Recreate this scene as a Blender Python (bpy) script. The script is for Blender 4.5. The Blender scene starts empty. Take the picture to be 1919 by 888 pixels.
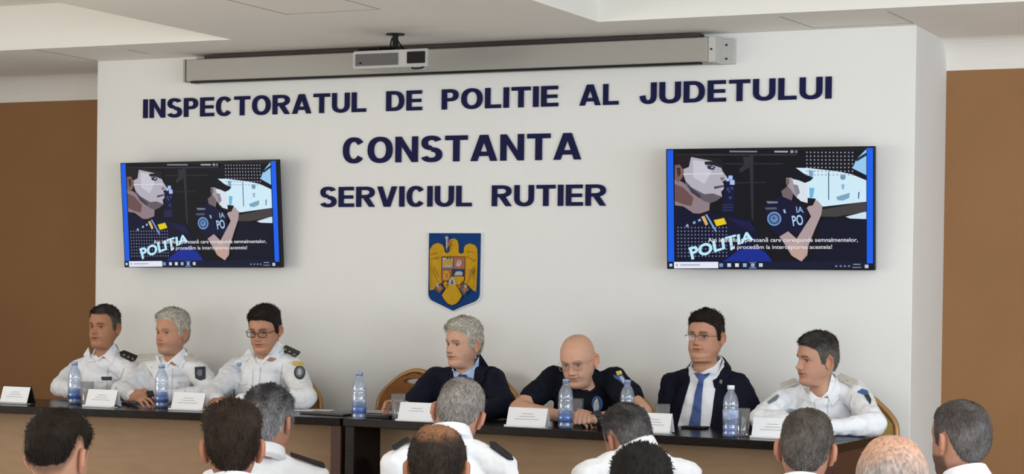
import bpy, bmesh, math, random
from mathutils import Vector as V, Matrix, noise, geometry
from mathutils.bvhtree import BVHTree
random.seed(7)
PI = math.pi
SC = bpy.context.scene
C = SC.collection
# ---------------------------------------------------------------- camera
CAM = V((0, 0, 1.65))
F_PX, CY = 3658.72, 586.56
RV = V((0.9057574, 0.4235883, 0.0132846)); UV = V((-0.0186597, 0.0085445, 0.9997894)); FV = V((-0.4233856, 0.9058145, -0.0156433))
cd = bpy.data.cameras.new('camera'); cam = bpy.data.objects.new('camera', cd); C.objects.link(cam)
cam.matrix_world = Matrix(((RV.x, UV.x, -FV.x, CAM.x), (RV.y, UV.y, -FV.y, CAM.y), (RV.z, UV.z, -FV.z, CAM.z), (0, 0, 0, 1)))
cd.sensor_width = 36; cd.lens = F_PX / 1919 * 36; cd.shift_y = (CY - 444) / 1919
cd.clip_start = 0.05; cd.clip_end = 100
SC.camera = cam
# ---------------------------------------------------------------- world, lights, exposure
w = bpy.data.worlds.new('world'); SC.world = w; w.use_nodes = True
w.node_tree.nodes['Background'].inputs[0].default_value = (0.75, 0.85, 1, 1)
w.node_tree.nodes['Background'].inputs[1].default_value = 0.6
SC.view_settings.view_transform = 'Standard'; SC.view_settings.look = 'None'
SC.view_settings.exposure = -0.27; SC.view_settings.gamma = 1; SC.view_settings.use_curve_mapping = False
def area(name, loc, target, sx, sy, power, col):
    l = bpy.data.lights.new(name, 'AREA'); l.shape = 'RECTANGLE'; l.size = sx; l.size_y = sy; l.energy = power; l.color = col
    o = bpy.data.objects.new(name, l); C.objects.link(o); o.location = loc
    o.rotation_euler = (V(target) - V(loc)).to_track_quat('-Z', 'Y').to_euler(); return o
# daylight through the window bands of the side walls and the back of the hall
for k, y in enumerate((0.2, 3.2, 6.2)):
    area('window_light', (2.42, y, 1.75), (0, y + 0.4, 1.62), 2.4, 1.5, (135, 120, 80)[k], (0.80, 0.90, 1.0))
for k, y in enumerate((1.0, 4.4)):
    area('window_light', (-8.9, y, 1.75), (0, y + 1.5, 1.6), 2.4, 1.5, 78, (1.0, 0.94, 0.86))
for k, x in enumerate((-6.6, -3.4, -0.2)):
    area('window_light', (x, -3.35, 1.85), (x - 0.3, 8, 1.5), 2.4, 1.5, (2, 14, 140)[k], (0.88, 0.94, 1.0))
# warm lamps inside the two ceiling coffers
for x, pw in ((-6.2, 10), (-1.6, 36)):
    area('coffer_light', (x, 4.4, 3.06), (x, 4.4, 0), 1.8, 4.2, pw, (1.0, 0.9, 0.76))

# ---------------------------------------------------------------- helpers
def ray(px, py): return FV + RV * ((px - 960) / F_PX) - UV * ((py - CY) / F_PX)
def PY(px, py, Y): d = ray(px, py); return CAM + d * (Y / d.y)
def PZ(px, py, Z): d = ray(px, py); return CAM + d * ((Z - CAM.z) / d.z)
def PD(px, py, D): return CAM + ray(px, py) * D

MATS = {}
def mat(name, col, rough=0.5, var=0.0, vscale=20, bump=0.0, bscale=60, metal=0, spec=0.5, attr=False, trans=0, ior=1.45, emit=0, stretch=None, col2=None, sheen=0, alpha=1):
    m = bpy.data.materials.new(name); m.use_nodes = True; nt = m.node_tree; b = nt.nodes['Principled BSDF']
    b.inputs['Base Color'].default_value = (*col, 1); b.inputs['Roughness'].default_value = rough
    b.inputs['Metallic'].default_value = metal; b.inputs['Specular IOR Level'].default_value = spec
    b.inputs['Transmission Weight'].default_value = trans; b.inputs['IOR'].default_value = ior
    b.inputs['Sheen Weight'].default_value = sheen; b.inputs['Alpha'].default_value = alpha
    tc = nt.nodes.new('ShaderNodeTexCoord'); mp = nt.nodes.new('ShaderNodeMapping')
    if stretch: mp.inputs['Scale'].default_value = stretch
    nt.links.new(tc.outputs['Object'], mp.inputs['Vector'])
    last = None
    if var or col2:
        n = nt.nodes.new('ShaderNodeTexNoise'); n.inputs['Scale'].default_value = vscale; n.inputs['Detail'].default_value = 5
        nt.links.new(mp.outputs[0], n.inputs['Vector'])
        r = nt.nodes.new('ShaderNodeValToRGB'); r.color_ramp.elements[0].position = 0.32; r.color_ramp.elements[1].position = 0.68
        c2 = col2 or tuple(min(1, c * (1 + var)) for c in col); c1 = col if col2 else tuple(c * (1 - var) for c in col)
        r.color_ramp.elements[0].color = (*c1, 1); r.color_ramp.elements[1].color = (*c2, 1)
        nt.links.new(n.outputs['Fac'], r.inputs['Fac']); last = r.outputs['Color']
    if attr:
        a = nt.nodes.new('ShaderNodeVertexColor'); a.layer_name = 'Col'
        if last:
            mx = nt.nodes.new('ShaderNodeMix'); mx.data_type = 'RGBA'; mx.blend_type = 'MULTIPLY'; mx.inputs[0].default_value = 1
            nt.links.new(last, mx.inputs[6]); nt.links.new(a.outputs[0], mx.inputs[7]); last = mx.outputs[2]
        else: last = a.outputs[0]
    if last: nt.links.new(last, b.inputs['Base Color'])
    if emit:
        b.inputs['Emission Color'].default_value = (*col, 1); b.inputs['Emission Strength'].default_value = emit
    if bump:
        n2 = nt.nodes.new('ShaderNodeTexNoise'); n2.inputs['Scale'].default_value = bscale; n2.inputs['Detail'].default_value = 6
        nt.links.new(mp.outputs[0], n2.inputs['Vector'])
        bp = nt.nodes.new('ShaderNodeBump'); bp.inputs['Strength'].default_value = bump; bp.inputs['Distance'].default_value = 0.01
        nt.links.new(n2.outputs['Fac'], bp.inputs['Height']); nt.links.new(bp.outputs[0], b.inputs['Normal'])
    MATS[name] = m; return m
M = MATS
mat('wall_white', (0.80, 0.795, 0.775), 0.85, var=0.015, vscale=1.3, bump=0.06, bscale=120)
mat('ceiling', (0.86, 0.825, 0.77), 0.9, var=0.02, vscale=1.5, bump=0.04, bscale=90)
mat('coffer', (0.82, 0.80, 0.75), 0.9, var=0.01, vscale=1)
mat('brown_paint', (0.31, 0.155, 0.062), 0.8, var=0.05, vscale=2, bump=0.05, bscale=100)
mat('floor_tile', (0.80, 0.75, 0.68), 0.45, var=0.1, vscale=3)
mat('stage_wood', (0.34, 0.28, 0.22), 0.5, var=0.15, vscale=4, stretch=(1, 8, 1))
mat('plaster_line', (0.30, 0.27, 0.24), 0.9)
mat('navy', (0.010, 0.012, 0.060), 0.6, spec=0.12)
mat('wenge', (0.008, 0.005, 0.004), 0.22, var=0.35, vscale=14, stretch=(1, 12, 12), spec=0.25)
mat('table_side', (0.06, 0.025, 0.017), 0.35, var=0.2, vscale=10, stretch=(8, 8, 1))
mat('table_panel', (0.35, 0.23, 0.14), 0.6, spec=0.2, var=0.06, vscale=6, stretch=(1, 6, 6))
mat('chair_frame', (0.42, 0.24, 0.10), 0.35, metal=0.35, var=0.05)
mat('chair_fabric', (0.27, 0.105, 0.03), 0.8, var=0.18, vscale=60, bump=0.2, bscale=300)
mat('chair_fabric_olive', (0.33, 0.22, 0.06), 0.8, var=0.18, vscale=60, bump=0.2, bscale=300)
mat('aluminium', (0.36, 0.345, 0.315), 0.45, metal=0.15)
mat('gap_shade', (0.05, 0.035, 0.03), 0.7)
mat('screen_cap', (0.52, 0.51, 0.48), 0.6)
mat('black_plastic', (0.006, 0.006, 0.007), 0.45, spec=.25)
mat('black_leather', (0.010, 0.010, 0.011), 0.4, bump=0.2, bscale=200)
mat('proj_white', (0.50, 0.485, 0.46), 0.5)
mat('proj_grille', (0.13, 0.12, 0.12), 0.6, var=0.2, vscale=200)
mat('white_plastic', (0.75, 0.77, 0.8), 0.4)
mat('paper', (0.80, 0.81, 0.84), 0.8)
mat('paper_grey', (0.42, 0.42, 0.43), 0.7)
mat('print_grey', (0.45, 0.46, 0.50), 0.8)
mat('gold_folder', (0.52, 0.36, 0.15), 0.5)
mat('blue_folder', (0.12, 0.25, 0.55), 0.5)
mat('bottle_label', (0.06, 0.16, 0.52), 0.4, var=0.5, vscale=25, col2=(0.42, 0.58, 0.86))
mat('bottle_label_white', (0.62, 0.68, 0.78), 0.4, col2=(0.16, 0.25, 0.5), vscale=35)
mat('cap_white', (0.8, 0.82, 0.85), 0.4)
mat('cap_blue', (0.06, 0.15, 0.5), 0.4)
mat('shirt_white', (0.80, 0.815, 0.85), 0.8, bump=0.06, bscale=250, sheen=0.1)
mat('shirt_blue', (0.42, 0.56, 0.80), 0.8, bump=0.06, bscale=250)
mat('suit_navy', (0.008, 0.009, 0.020), 0.85, var=0.12, vscale=120, bump=0.1, bscale=300, spec=0.15)
mat('tee_black', (0.006, 0.007, 0.013), 0.85, bump=0.08, bscale=250, spec=0.15)
mat('trousers', (0.012, 0.013, 0.020), 0.8)
mat('shoe', (0.01, 0.01, 0.01), 0.3)
mat('tie_blue', (0.035, 0.075, 0.24), 0.5, var=0.25, vscale=160, bump=0.1, bscale=200)
mat('tie_royal', (0.02, 0.05, 0.25), 0.5)
mat('stitch', (0.50, 0.52, 0.57), 0.8)
mat('board_black', (0.010, 0.010, 0.012), 0.6)
mat('board_grey', (0.60, 0.585, 0.53), 0.6, var=0.06, vscale=150)
mat('gold', (0.58, 0.44, 0.16), 0.4, metal=0.3)
mat('patch_dark', (0.03, 0.035, 0.055), 0.7)
mat('patch_mid', (0.16, 0.18, 0.22), 0.7)
mat('patch_light', (0.50, 0.53, 0.56), 0.7)
mat('patch_blue', (0.05, 0.12, 0.30), 0.7)
mat('patch_yellow', (0.75, 0.55, 0.12), 0.7)
mat('watch_dark', (0.02, 0.02, 0.022), 0.3)
mat('watch_steel', (0.4, 0.4, 0.42), 0.25, metal=0.8)
mat('frame_black', (0.012, 0.010, 0.010), 0.25)
mat('eye_white', (0.40, 0.33, 0.29), 0.3)
mat('hair', (0.62, 0.62, 0.62), 0.7, attr=True, col2=(1.25, 1.25, 1.25), vscale=160, bump=0.35, bscale=220, stretch=(1, 1, .35), spec=.15)
mat('iris', (0.03, 0.02, 0.015), 0.15)
mat('skin', (1, 1, 1), 0.55, spec=0.35, attr=True, col2=(0.93, 0.90, 0.88), vscale=35, bump=0.05, bscale=220)

def clear(name, tint, refl=0.06, diff=0.0, dcol=(.8, .85, .95), graze=0.7):
    """thin clear plastic or glass wall: lets light straight through, tinted, with a mirror sheen that grows at grazing angles"""
    m = bpy.data.materials.new(name); m.use_nodes = True; nt = m.node_tree; nt.nodes.clear()
    out = nt.nodes.new('ShaderNodeOutputMaterial'); tr = nt.nodes.new('ShaderNodeBsdfTransparent'); tr.inputs[0].default_value = (*tint, 1)
    gl = nt.nodes.new('ShaderNodeBsdfGlossy'); gl.inputs['Roughness'].default_value = 0.08; df = nt.nodes.new('ShaderNodeBsdfDiffuse'); df.inputs[0].default_value = (*dcol, 1)
    lw = nt.nodes.new('ShaderNodeLayerWeight'); lw.inputs[0].default_value = 0.25; ma = nt.nodes.new('ShaderNodeMath'); ma.operation = 'MULTIPLY_ADD'; ma.inputs[1].default_value = graze; ma.inputs[2].default_value = refl
    nt.links.new(lw.outputs['Facing'], ma.inputs[0]); m1 = nt.nodes.new('ShaderNodeMixShader'); m1.inputs[0].default_value = diff; m2 = nt.nodes.new('ShaderNodeMixShader')
    nt.links.new(tr.outputs[0], m1.inputs[1]); nt.links.new(df.outputs[0], m1.inputs[2]); nt.links.new(ma.outputs[0], m2.inputs[0]); nt.links.new(m1.outputs[0], m2.inputs[1]); nt.links.new(gl.outputs[0], m2.inputs[2]); nt.links.new(m2.outputs[0], out.inputs[0])
    MATS[name] = m; return m
clear('glass', (0.95, 0.96, 0.97), 0.08, 0.05); clear('bottle_pet', (0.82, 0.89, 0.98), 0.10, 0.16, (0.7, 0.8, 0.97)); clear('water', (0.62, 0.76, 0.96), 0.03, 0.22, (0.12, 0.25, 0.65)); clear('lens', (0.93, 0.93, 0.95), 0.015, 0.0, graze=0.05)

def tagp(o, label=None, cat=None, group=None, kind=None):
    if label: o['label'] = label
    if cat: o['category'] = cat
    if group: o['group'] = group
    if kind: o['kind'] = kind
    return o
def finish(name, bm, m, parent=None, smooth=False, mods=None):
    """link a bmesh whose vertices are in world coordinates"""
    bmesh.ops.recalc_face_normals(bm, faces=bm.faces)
    me = bpy.data.meshes.new(name); bm.to_mesh(me); bm.free()
    return finish_me(name, me, m, parent, smooth)
def origin_of(p):
    v = V((0, 0, 0))
    while p: v += p.location; p = p.parent
    return v
def finish_me(name, me, m, parent=None, smooth=False):
    for x in (m if isinstance(m, (list, tuple)) else [m]): me.materials.append(x)
    o = bpy.data.objects.new(name, me); C.objects.link(o)
    if parent: o.parent = parent; me.transform(Matrix.Translation(-origin_of(parent)))
    if smooth: me.polygons.foreach_set('use_smooth', [True] * len(me.polygons))
    return o
def recentre(o):
    """give a mesh that is a thing of its own an origin at its base"""
    me = o.data; xs = [v.co for v in me.vertices]
    c = V(((min(v.x for v in xs) + max(v.x for v in xs)) / 2, (min(v.y for v in xs) + max(v.y for v in xs)) / 2, min(v.z for v in xs)))
    me.transform(Matrix.Translation(-c)); o.location = c; return o
def empty(name, loc, label, cat, group=None):
    o = bpy.data.objects.new(name, None); C.objects.link(o); o.location = loc; o.empty_display_size = 0.1
    return tagp(o, label, cat, group)
def box(bm, c, s, R=None, bev=0.0, mi=0):
    r = bmesh.ops.create_cube(bm, size=1); vs = r['verts']
    T = Matrix.Translation(V(c)) @ (R.to_4x4() if R else Matrix.Identity(4)) @ Matrix.Diagonal((*s, 1))
    bmesh.ops.transform(bm, matrix=T, verts=vs)
    fs = {f for v in vs for f in v.link_faces}
    for f in fs: f.material_index = mi
    if bev:
        es = list({e for v in vs for e in v.link_edges})
        rb = bmesh.ops.bevel(bm, geom=es, offset=bev, segments=2, profile=0.5, affect='EDGES')
        for f in rb['faces']: f.material_index = mi
def frame_for(d, up=V((0, 0, 1))):
    d = d.normalized()
    if abs(d.dot(up)) > 0.98: up = V((1, 0, 0))
    a = d.cross(up).normalized(); return a, a.cross(d).normalized()
def catmull(pts, n):
    out = []; m = len(pts)
    for i in range(m - 1):
        p0, p1, p2, p3 = pts[max(i - 1, 0)], pts[i], pts[i + 1], pts[min(i + 2, m - 1)]
        for k in range(n):
            t = k / n
            out.append(0.5 * ((2 * p1) + (p2 - p0) * t + (2 * p0 - 5 * p1 + 4 * p2 - p3) * t * t + (3 * p1 - p0 - 3 * p2 + p3) * t ** 3))
    out.append(pts[-1]); return out
def tube(bm, pts, r, seg=8, smooth_n=0, cap=True, mi=0, closed=False):
    pts = [V(p) for p in pts]
    rr = r if isinstance(r, (list, tuple)) else [r] * len(pts)
    if smooth_n:
        q = catmull([V((*p, x)) for p, x in zip(pts, rr)], smooth_n); pts = [V(x[:3]) for x in q]; rr = [x[3] for x in q]
    rings = []; n = len(pts); a = None
    for i, p in enumerate(pts):
        d = (pts[(i + 1) % n] - pts[i - 1]) if closed else (pts[min(i + 1, n - 1)] - pts[max(i - 1, 0)])
        if a is None: a, b = frame_for(d)
        else:
            dn = d.normalized(); a = (a - dn * a.dot(dn)).normalized(); b = a.cross(dn)
        rings.append([bm.verts.new(p + (a * math.cos(2 * PI * k / seg) + b * math.sin(2 * PI * k / seg)) * rr[i]) for k in range(seg)])
    for i in range(n if closed else n - 1):
        A, B = rings[i], rings[(i + 1) % n]
        for k in range(seg):
            f = bm.faces.new((A[k], A[(k + 1) % seg], B[(k + 1) % seg], B[k])); f.material_index = mi
    if cap and not closed:
        bm.faces.new(rings[0][::-1]).material_index = mi; bm.faces.new(rings[-1]).material_index = mi
def lathe(bm, prof, c, seg=24, mi=0, lobes=0, lobe=0.0):
    c = V(c); rings = []
    for r, z in prof:
        rings.append([bm.verts.new(c + V((r * (1 + lobe * math.cos(lobes * 2 * PI * k / seg)) * math.cos(2 * PI * k / seg), r * (1 + lobe * math.cos(lobes * 2 * PI * k / seg)) * math.sin(2 * PI * k / seg), z))) for k in range(seg)])
    for A, B in zip(rings, rings[1:]):
        for k in range(seg): bm.faces.new((A[k], A[(k + 1) % seg], B[(k + 1) % seg], B[k])).material_index = mi
    if prof[0][0] > 1e-4: bm.faces.new(rings[0][::-1]).material_index = mi
    if prof[-1][0] > 1e-4: bm.faces.new(rings[-1]).material_index = mi
def ball(bm, c, r, R=None, sub=2):
    s = r if isinstance(r, (list, tuple, V)) else (r, r, r)
    T = Matrix.Translation(V(c)) @ (R.to_4x4() if R else Matrix.Identity(4)) @ Matrix.Diagonal((*s, 1))
    return bmesh.ops.create_icosphere(bm, subdivisions=sub, radius=1, matrix=T)
def prism(bm, poly, z0, z1, T=None, mi=0):
    """polygon in local xy extruded from z0 to z1"""
    T = T or Matrix.Identity(4)
    A = [bm.verts.new(T @ V((x, y, z0))) for x, y in poly]; B = [bm.verts.new(T @ V((x, y, z1))) for x, y in poly]
    n = len(poly); f = [bm.faces.new(A[::-1]), bm.faces.new(B)]
    for k in range(n): f.append(bm.faces.new((A[k], A[(k + 1) % n], B[(k + 1) % n], B[k])))
    for x in f: x.material_index = mi
def basis(x, y, z): return Matrix((x, y, z)).transposed()
def struct(name, bm, m, smooth=False):
    return tagp(finish(name, bm, m, smooth=smooth), kind='structure')
def gs(v, s): return math.exp(-(v / s) ** 2)
def lerp(a, b, t): return a + (b - a) * t
def sstep(t): t = max(0.0, min(1.0, t)); return t * t * (3 - 2 * t)
def itp(x, xs, ys):
    if x <= xs[0]: return ys[0]
    for i in range(len(xs) - 1):
        if x <= xs[i + 1]: return lerp(ys[i], ys[i + 1], (x - xs[i]) / (xs[i + 1] - xs[i]))
    return ys[-1]

# ---------------------------------------------------------------- room shell
W = 8.8157; H = 2.8436; STG = 0.275; ZT = 1.025
XL, XR, YB = -9.1, 2.6, -3.6
WX0, WX1 = PY(181.5, 300, W).x, PY(1714, 300, W).x
def slab(name, x0, x1, y0, y1, z0, z1, m, bev=0):
    bm = bmesh.new(); box(bm, ((x0 + x1) / 2, (y0 + y1) / 2, (z0 + z1) / 2), (x1 - x0, y1 - y0, z1 - z0), bev=bev); return struct(name, bm, m)
slab('floor', XL - .2, XR + .2, YB - .2, 9.8, -0.1, 0, M['floor_tile'])
slab('trim_stage', XL + 0.01, XR - 0.01, 6.75, 9.44, 0, STG, M['stage_wood'])
slab('wall_front', WX0, WX1, W, 9.46, 0.0, H, M['wall_white'], bev=0.004)
# brown wall behind, with a painted cove under the ceiling
bm = bmesh.new()
prof = [(9.44, 0.0), (9.44, 2.70)] + [(9.30 + 0.14 * math.cos(t), 2.70 + 0.144 * math.sin(t)) for t in [k * PI / 2 / 8 for k in range(1, 9)]]
prof += [(9.60, H), (9.60, 0.0)]
for k in range(len(prof)):
    (ya, za), (yb, zb) = prof[k], prof[(k + 1) % len(prof)]
    f = bm.faces.new([bm.verts.new(q) for q in ((XL, ya, za), (XR, ya, za), (XR, yb, zb), (XL, yb, zb))])
    f.material_index = 1 if 1 <= k <= 8 else 0
bmesh.ops.remove_doubles(bm, verts=bm.verts, dist=1e-5)
struct('wall_back', bm, [M['brown_paint'], M['ceiling']])
slab('wall_light_blocker', -8.25, -8.17, 6.3, 9.44, STG, H, M['wall_white'])  # unseen partition, added to keep the left window light off the brown recess
slab('wall_rear', XL - .2, XR + .2, YB - .2, YB, 0, 3.2, M['wall_white'])
def windowed_wall(name, x0, x1, ys):
    bm = bmesh.new(); zc0, zc1 = 1.0, 2.5; edges = [YB] + [e for y in ys for e in (y - 1.2, y + 1.2)] + [9.6]
    for a, b in zip(edges[::2], edges[1::2]): box(bm, ((x0 + x1) / 2, (a + b) / 2, 1.6), (x1 - x0, b - a, 3.2))
    for y in ys:
        box(bm, ((x0 + x1) / 2, y, zc0 / 2), (x1 - x0, 2.4, zc0)); box(bm, ((x0 + x1) / 2, y, (zc1 + 3.2) / 2), (x1 - x0, 2.4, 3.2 - zc1))
    return struct(name, bm, M['wall_white'])
windowed_wall('wall_right', XR, XR + .2, (0.2, 3.2, 6.2))
windowed_wall('wall_left', XL - .2, XL, (1.0, 4.4))
wn = 0
for x, ys in ((XR + 0.1, (0.2, 3.2, 6.2)), (XL - 0.1, (1.0, 4.4))):
    for y in ys:
        wn += 1; bm = bmesh.new()
        for dy in (-1.16, 0, 1.16): box(bm, (x, y + dy, 1.75), (0.06, 0.07, 1.5))
        for dz in (1.035, 2.465): box(bm, (x, y, dz), (0.06, 2.4, 0.07))
        fr = struct('window_%d' % wn, bm, M['white_plastic'])
        bm = bmesh.new(); box(bm, (x, y, 1.75), (0.01, 2.3, 1.42)); finish('pane', bm, M['glass'], fr)
# ceiling with two coffers
XC0, XC1 = -5.419, -3.44; YF = 8.245; YN = 0.6; HR = 3.078
bm = bmesh.new()
def quad(bm, pts, mi=0): bm.faces.new([bm.verts.new(p) for p in pts]).material_index = mi
xs = [XL, XL + 0.9, XC0, XC1, XR - 0.9, XR]; ys_ = [YB, YN, YF, 9.6]
for i in range(5):
    for j in range(3):
        hole = j == 1 and i in (1, 3)
        z = HR if hole else H
        quad(bm, [(xs[i], ys_[j], z), (xs[i + 1], ys_[j], z), (xs[i + 1], ys_[j + 1], z), (xs[i], ys_[j + 1], z)], 1 if hole else 0)
for i in (1, 3):
    a, b = xs[i], xs[i + 1]
    for p, q in (((a, YN), (b, YN)), ((b, YN), (b, YF)), ((b, YF), (a, YF)), ((a, YF), (a, YN))):
        quad(bm, [(*p, H), (*q, H), (*q, HR), (*p, HR)], 1)
bmesh.ops.remove_doubles(bm, verts=bm.verts, dist=1e-5)
cl = struct('ceiling', bm, [M['ceiling'], M['coffer']])
slab('trim_roof', XL - .2, XR + .2, YB - .2, 9.8, 3.2, 3.3, M['coffer'])
# cut lines of the ceiling access panels (thin grooves of dark joint filler)
def seam(pts, wd=0.004):
    bm = bmesh.new()
    for a, b in zip(pts, pts[1:]):
        a, b = V(a), V(b); d = b - a; box(bm, (a + b) / 2, (d.length + wd, wd, 0.0016), Matrix.Rotation(math.atan2(d.y, d.x), 3, 'Z'))
    return bm
def zc(px, py): p = PZ(px, py, H); return (p.x, p.y, H - 0.0004)
tn = 0
for pts, wd in (([(-4.66, 5.9, H - .0004), zc(537, 26.6), zc(712, 17), (-4.19, 5.9, H - .0004)], 0.005), ([zc(1462, 31), zc(1525, 52), zc(1712, 43), zc(1664, 21)], 0.004), ([(-6.66, 8.26, H - .0004), (-6.66, 8.79, H - .0004)], 0.006), ([(-6.19, 8.44, H - .0004), (-6.19, 8.62, H - .0004)], 0.004)):
    tn += 1; struct('trim_%d' % tn, seam(pts, wd), M['plaster_line'])
bm = bmesh.new(); box(bm, ((XL + WX0) / 2, 9.425, STG + 0.04), (WX0 - XL - 0.02, 0.02, 0.08)); struct('baseboard_left', bm, M['wenge'])
bm = bmesh.new(); box(bm, ((XR + WX1) / 2, 9.425, STG + 0.04), (XR - WX1 - 0.02, 0.02, 0.08)); struct('baseboard_right', bm, M['wenge'])

# ---------------------------------------------------------------- projection screen case
a = PY(347, 112, 8.68); b = PY(1330, 68, 8.68)
sx0, sx1, sz0, sz1 = a.x, b.x, 2.695, 2.812
e = empty('projection_screen', ((sx0 + sx1) / 2, 8.745, sz0), 'long grey roll-up projection screen case mounted high on the white wall', 'projection screen')
bm = bmesh.new(); box(bm, ((sx0 + sx1) / 2, 8.745, (sz0 + sz1) / 2), (sx1 - sx0 - .012, 0.13, sz1 - sz0), bev=0.006); finish('case', bm, M['aluminium'], e)
bm = bmesh.new(); box(bm, ((sx0 + sx1) / 2 + 0.02, 8.745, sz1 + 0.012), (sx1 - sx0 - 0.16, 0.06, 0.022)); finish('gap_shade_strip', bm, M['gap_shade'], e)  # dark strip added to stand for the shade between case and ceiling
bm = bmesh.new(); box(bm, ((sx0 + sx1) / 2, 8.69, sz0 - 0.004), (sx1 - sx0 - 0.08, 0.03, 0.010), bev=0.001); finish('bottom_bar', bm, M['black_plastic'], e)
bm = bmesh.new(); box(bm, (sx1 + 0.012, 8.745, (sz0 + sz1) / 2), (0.034, 0.136, sz1 - sz0 + .004), bev=0.004); box(bm, (sx1 + 0.05, 8.80, (sz0 + sz1) / 2), (0.075, 0.03, 0.118), bev=0.003)
cp = finish('end_bracket', bm, M['screen_cap'], e)
for dx, dz in ((0.012, 0.0), (0.05, 0.03), (0.05, -0.035)):
    bm = bmesh.new(); yy = 8.676 if dx < .03 else 8.784; lathe(bm, [(0.005, 0), (0.005, 0.004), (0.0, 0.006)], (0, 0, 0), 10)
    bmesh.ops.transform(bm, matrix=Matrix.Translation((sx1 + dx, yy, (sz0 + sz1) / 2 + dz)) @ Matrix.Rotation(PI / 2, 4, 'X'), verts=bm.verts); finish('screw', bm, M['black_plastic'], cp)
bm = bmesh.new(); box(bm, (sx0 - 0.004, 8.745, (sz0 + sz1) / 2), (0.012, 0.134, sz1 - sz0 + .004), bev=0.002); finish('end_cap', bm, M['aluminium'], e)
bm = bmesh.new(); box(bm, (sx0 + 0.08, 8.79, sz1 + 0.012), (0.14, 0.03, 0.026)); finish('wall_bracket', bm, M['screen_cap'], e)

# ---------------------------------------------------------------- ceiling projector
px0, px1 = -4.70, -4.288; pc = (px0 + px1) / 2; zb, zt = 2.668, 2.752; pY = 8.2
e = empty('projector', (pc, pY + .12, zb), 'white ceiling projector with grey grille hung from a black mount', 'projector')
bm = bmesh.new(); prism(bm, [(px0, pY), (px1, pY), (px1 - 0.012, pY + 0.03), (px1 - 0.10, pY + 0.2), (px0 + 0.05, pY + 0.22), (px0, pY + 0.05)], zb, zt); bmesh.ops.bevel(bm, geom=bm.edges[:], offset=0.006, segments=2, affect='EDGES'); finish('body', bm, M['proj_white'], e)
bm = bmesh.new(); box(bm, (px0 + 0.135, pY - 0.001, (zb + zt) / 2 - 0.002), (0.232, 0.008, 0.057), bev=0.002)
for k in range(7): box(bm, (px0 + 0.135, pY - 0.006, zb + 0.018 + k * 0.0078), (0.225, 0.003, 0.002))
gr = finish('grille', bm, M['proj_grille'], e)
bm = bmesh.new(); ball(bm, (px0 + 0.05, pY - 0.008, zb + 0.025), 0.005); finish('sensor', bm, M['black_plastic'], e)
bm = bmesh.new(); box(bm, (px1 - 0.064, pY - 0.001, (zb + zt) / 2 + 0.001), (0.096, 0.010, 0.056), bev=0.003); finish('lens_window', bm, M['black_plastic'], e)
bm = bmesh.new(); tube(bm, [(px1 - 0.064 + 0.03 * math.cos(t), pY + 0.02 - 0.02 * abs(math.sin(t)), zb - 0.002 - 0.008 * math.sin(t)) for t in [PI * k / 8 for k in range(9)]], 0.004, 6); finish('focus_ring', bm, M['black_plastic'], e)
mx = pc + 0.0
bm = bmesh.new(); cz = PY(736, 60, 8.29)
lathe(bm, [(0.045, H - 0.006), (0.045, H), (0.0, H)], (cz.x, 8.32, 0), 20)
tube(bm, [(cz.x, 8.32, H - 0.002), (cz.x, 8.32, zt + 0.02)], 0.014, 12)
tube(bm, [(cz.x + .012, 8.31, H - 0.02), (cz.x + 0.03, 8.31, zt + 0.04), (cz.x + 0.075, 8.30, zt)], 0.004, 6, 4)
tube(bm, [(cz.x - .012, 8.31, H - 0.02), (cz.x - 0.02, 8.31, zt + 0.04), (cz.x - 0.01, 8.30, zt)], 0.004, 6, 4)
for tx, ty in ((-0.17, 8.26), (-0.11, 8.36), (0.07, 8.25), (0.06, 8.40), (-0.05, 8.24)):
    tube(bm, [(cz.x, 8.32, zt + 0.022), (cz.x + tx, ty, zt + 0.014), (cz.x + tx, ty, zt - 0.004)], 0.006, 6)
finish('ceiling_mount', bm, M['black_plastic'], e)

# ---------------------------------------------------------------- lettering on the wall
LETW = {'I': 0.225, 'J': 0.66, 'L': 0.68, 'E': 0.71, 'T': 0.80, 'S': 0.77, 'P': 0.74, 'R': 0.86, 'C': 0.82, 'N': 0.82, 'U': 0.84, 'O': 0.92, 'D': 0.82, 'A': 0.94, 'V': 0.90}
def rc(a, b, c, d): return [(a, b), (c, b), (c, d), (a, d)]
def arc(cx, cy, rx, ry, tx, ty, a0, a1, e=0.86, n=14):
    """curved stroke: outer super-ellipse quadrant pieces with thickness tx sideways, ty up and down"""
    f = lambda r, v: r * math.copysign(abs(v) ** e, v); out = []
    A = [math.radians(a0 + (a1 - a0) * k / n) for k in range(n + 1)]
    for p, q in zip(A, A[1:]):
        out.append([(cx + f(rx, math.cos(p)), cy + f(ry, math.sin(p))), (cx + f(rx, math.cos(q)), cy + f(ry, math.sin(q))), (cx + f(rx - tx, math.cos(q)), cy + f(ry - ty, math.sin(q))), (cx + f(rx - tx, math.cos(p)), cy + f(ry - ty, math.sin(p)))])
    return out
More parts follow.
